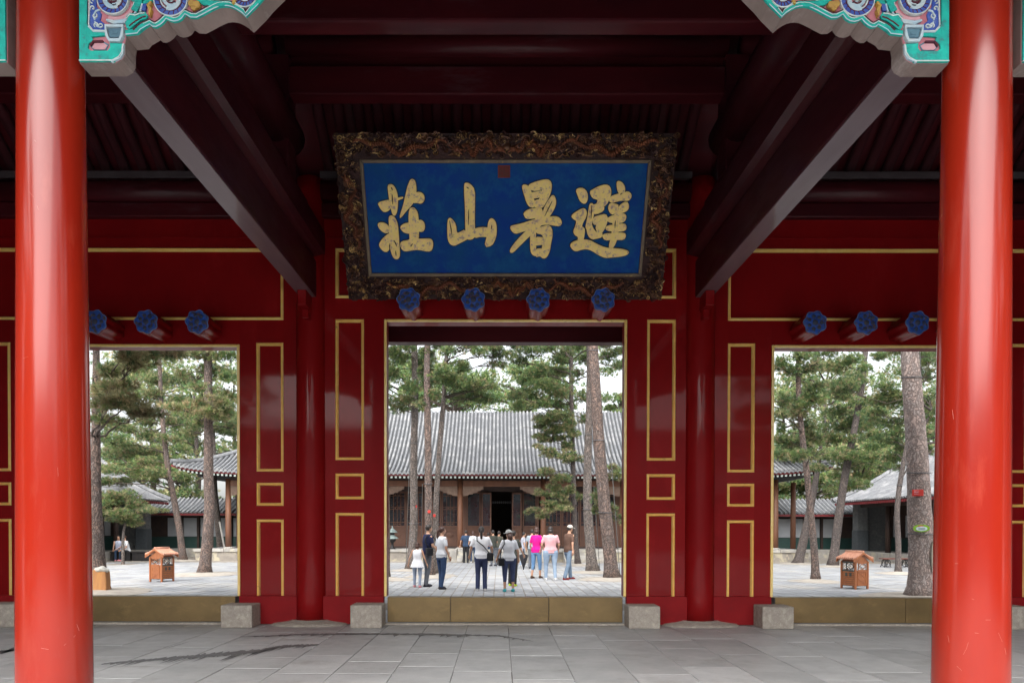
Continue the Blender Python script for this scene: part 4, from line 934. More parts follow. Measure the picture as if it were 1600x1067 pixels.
for i in range(-77, 78):
    x = i * sp; smax = min(1, (HX - abs(x)) / 5.8 - .0)
    if smax < .03: continue
    n = max(2, int(12 * smax)); pts = [(x + R.uniform(-.006, .006), HE - .06 + (5.86) * smax * t, hall_z(x, HE + 5.8 * smax * t) + .03) for t in np.linspace(0, 1, n + 1)]
    if smax > .99: pts.append((x, HR + .35, pts[-1][2] - .08))
    b.tube(pts, .062, 6)
    p = pts[0]; e_.tube([(p[0], p[1] - .012, p[2]), (p[0], p[1] + .02, p[2])], .072, 10)
    # drip tile between two ribs
    xm = x + sp / 2; zz = hall_z(xm, HE) - .005; e_.prism([(xm - .075, zz + .03), (xm + .075, zz + .03), (xm + .05, zz - .05), (xm, zz - .085), (xm - .05, zz - .05)], XZ, HE - .05, HE - .03)
for s in (-1, 1):
    for j in range(1, 57):
        y = HE + j * sp; smax = min(1, (y - HE) / 5.8, (HD - y) / 5.8)
        if smax < .05: continue
        b.tube([(s * (HX + .06 - 5.86 * smax * t), y, hall_z(HX - 5.8 * smax * t, y) + .03) for t in np.linspace(0, 1, max(3, int(8 * smax)))], .062, 5)
b.build('cover_tiles', 'tile', roof, kind='stuff'); e_.build('eave_tiles', 'tile', roof, kind='stuff')
for s in (-1, 1):
    b = MB(); b.tube([(s * (HX - 5.8 * t * 1.0), HE + 5.8 * t, hall_z(HX - 5.8 * t, HE + 5.8 * t) + .12) for t in np.linspace(0, 1, 12)], .12, 8); b.build('hip_ridge', 'tile', roof)
b = MB(); r_ = MB()
for i in range(nx - 1):
    for (ya, dz, hgt, tgt) in ((HE + .02, -.03, .10, b),):
        xa, xb = xs[i], xs[i + 1]; za, zb = hall_z(xa, HE), hall_z(xb, HE)
        tgt.add([(xa, ya, za + dz), (xb, ya, zb + dz), (xb, ya, zb + dz - hgt), (xa, ya, za + dz - hgt), (xa, ya + .03, za + dz), (xb, ya + .03, zb + dz), (xb, ya + .03, zb + dz - hgt), (xa, ya + .03, za + dz - hgt)],
                [(0, 3, 2, 1), (4, 5, 6, 7), (3, 7, 6, 2)])
b.build('red_eave_board', 'red_eave', hall)
b = MB()
for i in range(-76, 77):
    x = i * .2; z = hall_z(x, HE) - .14; b.box(x - .045, x + .045, HE + .05, HE + .12, z - .09, z); 
b.build('rafter_tips', 'tip', hall, kind='stuff')
b = MB()
for i in range(-76, 77): x = i * .2; z = hall_z(x, HE) - .14; b.add([(x - .04, HE + .12, z - .08), (x + .04, HE + .12, z - .08), (x + .04, 38.6, z + .55), (x - .04, 38.6, z + .55), (x - .04, HE + .12, z), (x + .04, HE + .12, z), (x + .04, 38.6, z + .63), (x - .04, 38.6, z + .63)], [(0, 3, 2, 1), (0, 1, 5, 4), (1, 2, 6, 5), (3, 0, 4, 7)])
b.build('rafters', 'wood_dark', hall, kind='stuff')
CY_, WY = 37.35, 38.95; PZ = .56
cols = [2.02, 5.87, 9.65, 13.3]
for s in (-1, 1):
    for x in cols + [14.75]:
        if x > 14: b = MB(); b.lathe([(.135, PZ), (.12, 3.9)], (s * x, 38.9, 0), 16); b.build('column', 'wood', hall, smooth=True); continue
        b = MB(); b.lathe([(.14, PZ), (.14, 1.5), (.125, 3.95)], (s * x, CY_, 0), 18); b.build('column', 'wood', hall, smooth=True)
        b = MB(); b.lathe([(.22, PZ), (.22, PZ + .04), (.16, PZ + .08)], (s * x, CY_, 0), 18); b.build('column_base', 'plinth', hall, smooth=True)
xs_ = [-13.3, -9.65, -5.87, -2.02, 2.02, 5.87, 9.65, 13.3]
for a, c in zip(xs_[:-1], xs_[1:]):
    b = MB(); b.box(a + .13, c - .13, CY_ - .08, CY_ + .08, 3.60, 3.88); b.build('beam', 'wood', hall, bevel=.02)
    b = MB(); b.box(a + .1, c - .1, CY_ - .03, CY_ + .03, 3.89, 4.18); b.build('filler_board', 'wood_dark', hall)
    for s, o in ((1, a + .13), (-1, c - .13)):
        st = [(0, 3.595), (1.0, 3.595), (1.0, 3.46), (.88, 3.44), (.86, 3.38), (.72, 3.37), (.68, 3.30), (.52, 3.29), (.48, 3.22), (.30, 3.21), (.24, 3.15), (0, 3.13)]
        b = MB(); b.prism([(o + s * x, z) for x, z in st], XZ, CY_ - .04, CY_ + .04); b.build('bracket_panel', 'wood_pale', hall)
b = MB(); b.box(-15.4, 15.4, CY_ - .09, CY_ + .09, 4.185, 4.30); b.build('plate', 'wood_dark', hall)
# leaves of doors
def leaf(x0, x1, y=WY, pale=False, tall=3.42, lattice=1):
    b = MB(); w = .07; zb = PZ + .05
    for q in ((x0, x0 + w, zb, tall), (x1 - w, x1, zb, tall), (x0 + w, x1 - w, zb, zb + .09), (x0 + w, x1 - w, tall - .09, tall), (x0 + w, x1 - w, 1.42, 1.50), (x0 + w, x1 - w, 1.62, 1.70)): b.box(q[0], q[1], y - .04, y + .03, q[2], q[3])
    fr = b.build('door_leaf', 'leaf_wood', hall)
    b = MB(); b.box(x0 + w, x1 - w, y - .0, y + .012, zb + .09, 1.42); b.box(x0 + w, x1 - w, y, y + .012, 1.50, 1.62); b.ribbon([(x0 + w + .08, zb + .16), (x1 - w - .08, zb + .16), (x1 - w - .08, 1.34), (x0 + w + .08, 1.34)], .03, XZ, y - .02, y + .001, closed=True)
    b.ball(((x0 + x1) / 2, y, .95 + PZ / 2), ((x1 - x0) * .2, .03, .14), 8, 6)
    b.build('lower_panel', 'leaf_wood', fr)
    b = MB(); b.box(x0 + w, x1 - w, y + .004, y + .012, 1.70, tall - .09); b.build('pane', 'glass', fr)
    if lattice:
        b = MB(); n = 4
        for i in range(1, n): xx = x0 + w + (x1 - x0 - 2 * w) * i / n; b.box(xx - .011, xx + .011, y - .03, y - .004, 1.70, tall - .09)
        for zz in (1.86, 2.52, 2.64, 3.2): b.box(x0 + w, x1 - w, y - .028, y - .005, zz - .012, zz + .012)
        for zz in (1.78, 2.58, 3.26):
            b.ball(((x0 + x1) / 2 - .1, y - .02, zz), (.05, .012, .03), 6, 4); b.ball(((x0 + x1) / 2 + .1, y - .02, zz), (.05, .012, .03), 6, 4)
        b.build('lattice', 'wood', fr)
    return fr
def solid(x0, x1, z0, z1, m='leaf_wood', nm='wall_panel', y0=WY - .06, y1=WY + .08): b = MB(); b.box(x0, x1, y0, y1, z0, z1); return b.build(nm, m, hall)
for bi_, (a, c) in enumerate(zip(xs_[:-1], xs_[1:])):
    if abs(a + c) < .1:
        for s in (-1, 1):
            lo_, hi_ = sorted((s * .52, s * 1.02)); leaf(lo_, hi_, WY - .14, lattice=0, tall=3.38)
            lo_, hi_ = sorted((s * 1.06, s * 1.78)); leaf(lo_, hi_, lattice=0)
            solid(*sorted((s * 1.80, s * 2.02)), PZ, 3.42)
    else:
        w = (c - a - .26) / 4
        for k in range(4):
            leaf(a + .13 + w * k + .012, a + .13 + w * (k + 1) - .012)
        solid(a - .13, a + .13, PZ, 3.42); solid(c - .128, c + .128, PZ + .002, 3.418, y0=WY - .055)
solid(-13.4, 13.4, 3.43, 4.0, 'wood_dark', 'lintel_board', WY - .05); solid(-13.4, 13.4, 4.0, 5.4, 'wood_dark', 'lintel_board', WY)
solid(-13.4, 13.4, PZ, PZ + .1, 'wood_dark', 'door_sill', WY - .1)
for s in (-1, 1): solid(*sorted((s * 13.2, s * 13.5)), PZ, 5.2, 'wood_dark', 'end_wall', WY + .1, 45.4)
solid(-13.4, 13.4, PZ, 5.3, 'wood_dark', 'rear_wall', 45.4, 45.6)
solid(-13.4, 13.4, 4.5, 4.55, 'wood_dark', 'ceiling', 39.1, 45.4)
# row of small pale shapes inside the doorway
b = MB()
for k in range(9): b.lathe([(.02, 2.90), (.045, 2.94), (.045, 3.0), (.02, 3.03)], (-.46 + k * .115, 41.5, 0), 6)
b.build('pale_row', 'plaster', hall, kind='stuff')
# stone terrace and steps
b = MB(); b.box(-14.6, 14.6, 36.56, 46.5, -.02, PZ - .13); terrace = b.build('terrace_base', 'rubble', hall) if 'rubble' in MT else b.build('terrace_base', 'plinth', hall)
for k in range(20):
    x0 = -14.7 + k * 1.47; b = MB(); b.box(x0 + .008, x0 + 1.462, 36.5, 37.9, PZ - .128, PZ); b.build('edge_slab', 'plinth', hall, bevel=.012)
b = MB(); b.box(-14.6, 14.6, 37.905, 46.4, PZ - .1, PZ - .004); b.build('terrace_floor', 'paver', hall)
def steps(x0, x1, n=4, rise=PZ / 4.0):
    for k in range(n - 1): b = MB(); b.box(x0, x1, 36.49 - .33 * (k + 1), 36.49 - .33 * k, -.01, PZ - rise * (k + 1)); b.build('step', 'plinth', hall, bevel=.01)
    for x in (x0 - .28, x1 + .02): b = MB(); b.prism([(36.49, -.01), (36.49, PZ - .005), (36.38, PZ - .005), (35.35, .06), (35.35, -.01)], lambda a, c, t: (t, a, c), x, x + .26); b.build('step_cheek', 'plinth', hall)
steps(-1.8, 1.8); steps(3.2, 5.0)
b = MB(); b.box(-2.42, -1.85 - .25, 35.75, 36.48, -.01, .60); b.build('stone_block', 'plinth', hall, bevel=.02)

# ------------------------------------------------------------------ wings: side halls and the lower galleries that join them
def wing(s):
    side = 'right' if s > 0 else 'left'
    h = thing('side_hall', 'dark %s side hall with white panels between posts, behind the %s' % (side, 'iron bench' if s > 0 else 'seated pair'), 'hall', (s * 21, 36, 0), 'side halls flanking the courtyard')
    X = 19.1; y0, y1 = 26.0, 41.0
    b = MB(); b.box(s * (X - .55), s * 27, y0 - 1, y1 + .4, -.01, .40); b.build('terrace_base', 'plinth', h)
    def zt(t): return 2.98 + 2.75 * (.6 * t + .4 * t * t)
    # roof
    b = MB(); n = 9; xe, xr = X - .95, X + 3.6; ye0, ye1 = y0 - 1.2, y1 + .9; vs = []; 
    for j in range(n + 1):
        t = j / n
        for (y, q) in ((ye0, 0), (ye1, 1)): vs.append((s * (xe + (xr - xe) * t), y, zt(t)))
    for j in range(n + 1):
        t = 1 - j / n
        for (y, q) in ((ye0, 0), (ye1, 1)): vs.append((s * (xr + (xr - xe) * (1 - t)), y, zt(t)))
    b.add(vs, [(2 * j, 2 * j + 1, 2 * j + 3, 2 * j + 2) for j in range(2 * n + 1)]); rf = b.build('roof', 'tile_dark', h)
    b = MB(); e_ = MB()
    for i in range(int((ye1 - ye0) / .22)):
        y = ye0 + .11 + i * .22
        b.tube([(s * (xe - .05 + (xr - xe) * t), y, zt(t) + .03) for t in np.linspace(0, 1, 8)], .065, 5)
        e_.box(s * (xe - .08), s * (xe - .02), y - .045, y + .045, zt(0) - .17, zt(0) - .06)
    b.build('cover_tiles', 'tile', rf, kind='stuff'); e_.build('eave_tiles', 'red_eave', rf, kind='stuff')
    for y in (ye0, ye1):
        b = MB(); b.tube([(s * (xe - .1 + (xr - xe + .1) * t), y, zt(t) + .12) for t in np.linspace(0, 1, 8)], .13, 8); b.build('verge_ridge', 'tile', rf)
    b = MB(); b.box(s * (xe + .0), s * (xe + .04), ye0, ye1, zt(0) - .10, zt(0) - .03); b.build('red_eave_board', 'red_eave', h)
    b = MB(); b.add([(s * (xe + .05), ye0, 2.90), (s * (xe + .05), ye1, 2.90), (s * (X + 1.6), ye1, 3.7), (s * (X + 1.6), ye0, 3.7)], [(0, 1, 2, 3)]); b.build('eave_soffit', 'wood_dark', h)
    # front wall: posts, dark openings, pale panels
    b = MB(); b.box(s * (X + 1.45), s * (X + 1.6), y0, y1, .4, 3.6); b.build('wall', 'wood_dark', h)
    b = MB(); b.box(s * (X + 1.39), s * (X + 1.45), y0, y1, .4, 1.1); b.build('dado', 'green_dado', h)
    for y in np.arange(y0 + .4, y1 - .5, 2.9):
        b = MB(); b.lathe([(.13, .4), (.12, 2.95)], (s * X, y, 0), 12); b.build('post', 'wood_dark', h, smooth=True)
        for dy in (.75, 1.95):
            b = MB(); b.box(s * (X + 1.40), s * (X + 1.449), y + dy - .28, y + dy + .28, 1.15, 2.25); b.build('window_panel', 'plaster', h)
    b = MB(); b.box(s * (X - .12), s * (X + .12), y0, y1, 2.7, 2.95); b.build('beam', 'wood_dark', h)
    # end wall with its grey pier
    b = MB(); b.box(s * (X - .28), s * (X + .30), y1 - .35, y1 + .3, .4, 1.5); b.build('pier', 'pier_low', h, bevel=.01)
    b = MB(); b.box(s * (X - .25), s * (X + .27), y1 - .33, y1 + .28, 1.5, 2.95); b.build('pier', 'grey_brick', h, bevel=.01)
    b = MB(); b.box(s * (X + .3), s * (X + 7.5), y1 + .0, y1 + .25, .4, 3.2); b.build('end_wall', 'grey_brick', h)
    # gallery
    g2 = thing('gallery', 'low tiled gallery with white wall panels joining the main hall to the %s side hall' % side, 'gallery', (s * 16.5, 42, 0), 'low galleries between the halls')
    xa, xb = 14.2, 20.6; ye = 42.0
    b = MB(); b.box(s * xa, s * (xb + 3), 41.7, 46, -.01, .42); b.build('terrace_base', 'plinth', g2)
    b = MB(); b.box(s * xa, s * xb, 43.3, 43.5, 1.05, 2.6); b.build('wall', 'wood_dark', g2)
    b = MB(); b.box(s * xa, s * xb, 43.2, 43.52, .42, 1.05); b.build('dado', 'green_dado', g2)
    for k, (u, v) in enumerate(((14.45, 15.1), (15.3, 16.95), (17.15, 17.9), (18.05, 18.8))):
        b = MB(); b.box(s * u, s * v, 43.24, 43.30, 1.08, 2.12); b.build('wall_panel', 'plaster', g2)
    for x in (14.3, 15.2, 17.05, 17.98): b = MB(); b.box(s * (x - .06), s * (x + .06), 43.1, 43.3, .42, 2.5); b.build('post', 'wood_dark', g2)
    zt2 = lambda t: 2.38 + .85 * (.7 * t + .3 * t * t)
    b = MB(); b.add([(s * xa, ye, zt2(0)), (s * xb, ye, zt2(0)), (s * xb, ye + 2, zt2(1)), (s * xa, ye + 2, zt2(1)), (s * xb, ye + 4, zt2(0)), (s * xa, ye + 4, zt2(0)), (s * xa, ye + 1.4, 2.2), (s * xb, ye + 1.4, 2.2)], [(0, 1, 2, 3), (3, 2, 4, 5), (0, 6, 7, 1)]); rf2 = b.build('roof', 'tile_dark', g2)
    b = MB()
    for i in range(int((xb - xa) / .24)): x = s * (xa + .12 + i * .24); b.tube([(x, ye - .05 + 2.05 * t, zt2(t) + .03) for t in np.linspace(0, 1, 5)], .065, 5)
    b.build('cover_tiles', 'tile', rf2, kind='stuff')
    b = MB(); b.box(s * xa, s * xb, ye + .01, ye + .05, 2.24, 2.36); b.build('red_eave_board', 'red_eave', g2)
MT['pier_low'] = mat('blue_grey_brick', (0.085, 0.10, 0.11), (0.07, 0.08, 0.09), rough=.85, scale=9)
wing(-1); wing(1)

# forecourt halls behind the photographer, unseen, added to shape the column reflections
for s in (-1, 1):
    fh = thing('added_forecourt_hall', 'grey walled forecourt hall on the %s behind the camera, outside the picture' % ('east' if s > 0 else 'west'), 'hall', (s * 17, -8, 0))
    b = MB(); b.box(s * 13, s * 20, -24, -2, 0, 3.6); b.build('wall', 'red_wall', fh)
    b = MB(); b.prism([(12, 3.4), (16.5, 6.6), (21, 3.4), (21, 3.6), (16.5, 6.9), (12, 3.6)], lambda a, c, t: (s * a, t, c), -25, -1); b.build('roof', 'tile_dark', fh)

og = thing('added_outer_gate', 'outer gate building south of the forecourt, behind the camera', 'gate hall', (0, -32, 0))  # unseen gate, added to end the sky reflection low on the columns
b = MB(); b.box(-22, 22, -34, -30, 0, 5.2); b.build('wall', 'red_wall', og)
b = MB(); b.prism([(-35.5, 5.0), (-32, 8.6), (-28.5, 5.0), (-28.5, 5.25), (-32, 8.95), (-35.5, 5.25)], lambda a, c, t: (t, a, c), -24, 24); b.build('roof', 'tile_dark', og)
# ================================================================== crowns
def set_mesh_tris(name, V, tint, m):
    n = len(V) // 3; me = bpy.data.meshes.new(name)
    me.vertices.add(len(V)); me.vertices.foreach_set('co', V.astype(np.float32).ravel())
    me.loops.add(n * 3); me.loops.foreach_set('vertex_index', np.arange(n * 3, dtype=np.int32))
    me.polygons.add(n); me.polygons.foreach_set('loop_start', np.arange(0, n * 3, 3, dtype=np.int32)); me.polygons.foreach_set('loop_total', np.full(n, 3, dtype=np.int32))
    at_ = me.attributes.new('tint', 'FLOAT_COLOR', 'POINT'); c = np.ones((len(V), 4), np.float32); c[:, :3] = tint; at_.data.foreach_set('color', c.ravel())
    me.materials.append(m); me.update(); return me
GREEN = np.array([[.12, .195, .065], [.18, .26, .08], [.08, .14, .05], [.25, .29, .105], [.12, .215, .09]])
BROWN = np.array([[.34, .31, .15], [.36, .27, .15], [.26, .26, .12], [.40, .36, .19]])
def tufts(C, Rr, n, L, w, k, brown=0.15, droop=0.0):
    """needle tufts on the shell of flattened pads. C centres, Rr radii"""
    allV = []; allT = []
    for c, r, m in zip(C, Rr, n):
        m = int(m)
        d = NR.normal(size=(m, 3)); d /= np.linalg.norm(d, axis=1)[:, None]; q = NR.uniform(.25, 1, (m, 1)) ** .45
        # lobed pads: several sub clumps
        sub = NR.normal(size=(7, 3)) * .55; sub[:, 2] *= .6; wch = NR.integers(0, 7, m)
        P = (d * q * .55 + sub[wch] * .75) * r + c
        out = d * np.array([1, 1, .5]) + np.array([0, 0, .55 - droop]); out /= np.linalg.norm(out, axis=1)[:, None]
        base = NR.random(m)
        pal = .86 * np.where((base < brown)[:, None], BROWN[NR.integers(0, 4, m)], GREEN[NR.integers(0, 5, m)]) * NR.uniform(.75, 1.3, (m, 1)) * np.clip(NR.normal(1, .12), .7, 1.3)
        D = out[:, None, :] * .9 + NR.normal(size=(m, k, 3)) * .62; D /= np.linalg.norm(D, axis=2)[:, :, None]
        Sd = np.cross(D, NR.normal(size=(m, k, 3))); Sd /= np.linalg.norm(Sd, axis=2)[:, :, None] + 1e-9
        Ln = L * NR.uniform(.65, 1.15, (m, k, 1)); B0 = P[:, None, :] + D * L * .08
        tri = np.stack([B0 - Sd * w, B0 + Sd * w, P[:, None, :] + D * Ln], axis=2)      # m,k,3,3
        allV.append(tri.reshape(-1, 3)); allT.append(np.repeat(pal, k * 3, axis=0))
    return np.concatenate(allV), np.concatenate(allT)
def pads_from(lst, ox, oy, sc, Y, jit=1.2):
    out = []
    for q in lst:
        u, v, ru, rv = q[:4]; yy = Y + R.uniform(-jit, jit); p = at(ox + u / sc, oy + v / sc, yy); k = yy / F / sc
        out.append((p, (ru * k * 1.0, max(ru, rv) * k * .9, rv * k), q[4] if len(q) > 4 else .12))
    return out
TD = {t['k']: t for t in TREES}
PADS = {t['k']: [] for t in TREES}
def give(k, lst, ox, oy, sc, dY=0.0, jit=1.0): PADS[k] += pads_from(lst, ox, oy, sc, TD[k]['Y'] + dY, jit)
c5 = (590, 520, 3.9525)
give('b', [(270, 190, 100, 90), (330, 290, 90, 70), (150, 150, 80, 60), (90, 110, 70, 45), (90, 250, 60, 70), (130, 420, 110, 40, .35), (230, 340, 70, 60), (60, 330, 45, 50), (180, 90, 70, 35), (110, 470, 70, 25, .3), (45, 190, 35, 60)], *c5)
give('c', [(310, 130, 60, 40), (300, 230, 70, 60), (330, 380, 60, 50, .25), (380, 80, 60, 30), (270, 440, 60, 35, .3)], *c5)
give('d', [(400, 240, 80, 50), (480, 300, 100, 70), (530, 220, 70, 50), (610, 330, 90, 50), (560, 400, 90, 50), (660, 400, 70, 40), (620, 330, 60, 40, .3), (470, 400, 60, 40), (710, 340, 35, 25), (450, 110, 60, 40), (540, 90, 80, 30, .3), (620, 130, 60, 30, .3), (690, 80, 90, 35, .3), (760, 130, 80, 50), (740, 200, 70, 25, .4), (830, 80, 60, 35)], *c5)
give('e', [(880, 170, 70, 50), (950, 110, 90, 50), (1060, 90, 80, 45), (1120, 160, 70, 60), (1100, 240, 70, 50), (1000, 240, 90, 60), (900, 290, 90, 55), (850, 390, 60, 40), (950, 370, 100, 50), (1050, 330, 100, 55), (1090, 440, 80, 40), (990, 450, 90, 35), (870, 450, 60, 35),
           (1120, 370, 60, 40, .4), (1090, 525, 100, 30, .4), (1000, 575, 60, 22, .4), (1080, 610, 80, 25, .4), (985, 700, 40, 16, .5), (1050, 660, 60, 22, .45), (1180, 560, 50, 50, .3), (1270, 540, 30, 50, .3), (1260, 390, 30, 60, .3)], *c5)
give('e', [(550, 50, 130, 55, .5), (650, 120, 110, 60, .4), (610, 210, 100, 50, .5), (700, 320, 90, 50, .5), (560, 400, 100, 45, .5), (410, 470, 80, 30, .5), (320, 500, 50, 20, .5), (500, 545, 70, 30, .6), (650, 450, 110, 45, .5), (780, 250, 60, 80, .4), (900, 330, 40, 35, .4)], 780, 730, 7.115, -.6, .5)
give('e', [(1130, 500, 90, 35, .4), (1040, 545, 100, 28, .4), (1120, 585, 90, 28, .4), (1200, 620, 50, 45, .35), (1010, 640, 70, 22, .45), (1120, 650, 60, 25, .4), (1170, 700, 50, 40, .4), (1100, 760, 90, 35, .5), (1200, 780, 60, 40, .4), (1030, 720, 50, 20, .5)], *c5, -.3, .6)
give('e', [(480, 300, 90, 45, .5), (620, 280, 90, 50, .5), (740, 400, 70, 45, .5), (560, 480, 90, 35, .5), (740, 130, 60, 60, .4)], 780, 730, 7.115, -.6, .5)
give('g', [(1070, 330, 40, 110, .4), (1070, 480, 40, 60, .5), (1300, 90, 80, 80, .4), (1260, 450, 40, 60, .5), (1310, 560, 60, 50, .5), (1370, 620, 40, 22, .5), (1260, 10, 60, 40, .4)], 780, 730, 7.115, .5, .5)
give('f', [(1430, 150, 60, 50, .2), (1490, 200, 55, 50), (1500, 110, 50, 40), (1400, 80, 60, 30), (1170, 110, 50, 50), (1240, 80, 50, 35), (1230, 250, 50, 40, .3), (1280, 160, 40, 50)], *c5, 1.5)
# left doorway
c7 = (130, 520, 4.447)
give('h', [(420, 130, 140, 60, .75), (340, 200, 120, 60, .7), (180, 270, 100, 60, .6), (120, 400, 60, 70, .7), (220, 380, 110, 60, .75), (300, 480, 100, 60, .75), (400, 560, 100, 50, .8), (200, 500, 110, 60, .6), (150, 600, 100, 50, .5), (620, 130, 120, 40, .6)], *c7, -1.0, 1.0)
give('i', [(300, 650, 130, 60, .3), (200, 740, 110, 70, .1), (330, 820, 130, 60, .35), (220, 850, 100, 50, .15), (440, 720, 100, 60, .3), (420, 900, 110, 60, .4), (300, 950, 130, 50, .3), (480, 830, 70, 60, .4), (500, 960, 90, 50, .35), (180, 950, 80, 40, .15), (160, 1040, 80, 40, .2), (700, 1000, 80, 60, .3), (280, 1030, 100, 30, .3)], *c7, .5, 2.0)
give('i', [(500, 330, 90, 50, .3), (600, 180, 70, 40, .3), (480, 420, 80, 50, .4), (560, 500, 60, 50, .5), (620, 620, 80, 50, .3), (450, 620, 90, 40, .3), (640, 740, 90, 50, .3), (700, 700, 70, 50, .3), (760, 640, 70, 50, .3), (700, 800, 70, 30, .2)], *c7, 1)
give('j', [(700, 130, 120, 50, .6), (880, 150, 110, 60, .4), (1000, 160, 70, 70, .1), (900, 260, 110, 50, .3), (1000, 290, 70, 60, .1), (700, 300, 70, 50, .5), (660, 520, 80, 40, .7), (780, 510, 90, 45, .65), (880, 550, 90, 45, .65), (960, 590, 80, 40, .4), (1010, 430, 60, 60, .5), (1000, 560, 60, 40, .3), (940, 480, 60, 50, .6), (1020, 660, 60, 40, .2), (800, 380, 60, 40, .3), (760, 700, 60, 60, .3), (820, 620, 60, 50, .4)], *c7, 0)
give('l', [(250, 60, 110, 45, .3), (190, 110, 80, 45, .3), (330, 100, 90, 60, .3), (300, 190, 120, 50, .35), (380, 150, 70, 40, .3), (220, 220, 90, 35, .3), (340, 255, 90, 28, .3), (470, 165, 90, 22, .5), (560, 165, 35, 14, .5), (160, 180, 60, 40, .3)], 130, 760, 4.447, 0, .35)
# right doorway
c1 = (1180, 520, 4.447)
give('n', [(310, 160, 80, 50, .1), (170, 220, 60, 80, .1), (380, 230, 90, 50, .4), (260, 270, 60, 60), (200, 480, 50, 60, .2), (300, 470, 110, 50, .1), (280, 560, 110, 60, .45), (170, 560, 50, 40, .4), (390, 470, 90, 60), (420, 380, 80, 60, .1), (180, 660, 40, 60), (200, 740, 70, 40), (300, 650, 100, 60, .3), (260, 780, 110, 50, .3), (400, 750, 100, 60, .4), (180, 850, 60, 60, .2), (300, 860, 80, 60, .3), (420, 850, 90, 50, .35)], *c1, 0)
give('q', [(480, 150, 90, 50), (560, 240, 110, 60, .4), (660, 180, 90, 60, .1), (760, 240, 60, 50), (700, 330, 80, 50, .2), (540, 370, 90, 50), (620, 440, 90, 50, .1), (480, 450, 80, 50), (560, 560, 90, 50), (580, 650, 100, 50), (690, 620, 70, 50, .1), (640, 730, 100, 50, .2), (520, 740, 90, 60, .4), (760, 720, 90, 50), (560, 850, 100, 50, .3), (700, 850, 100, 50, .2), (840, 780, 100, 50, .1), (800, 880, 90, 50, .1), (650, 930, 80, 50, .3), (780, 480, 70, 40, .1), (460, 940, 80, 40, .3), (560, 1000, 70, 30, .3)], *c1, 0)
give('r', [(880, 160, 80, 40), (900, 380, 80, 50), (860, 460, 80, 40), (960, 430, 60, 40), (930, 620, 90, 50), (980, 700, 60, 60), (920, 740, 90, 50), (960, 860, 80, 50), (900, 930, 70, 40, .1), (1000, 800, 40, 60), (990, 940, 40, 30), (820, 560, 70, 40)], *c1, 1.5)
give('m', [(1190, 200, 45, 50, .2), (1200, 300, 35, 60, .2), (1200, 480, 35, 70), (1210, 600, 30, 50, .1), (1190, 720, 35, 50), (1160, 160, 50, 30), (960, 130, 70, 25, .3), (1040, 90, 60, 20), (1205, 820, 25, 30)], *c1, 2.5)
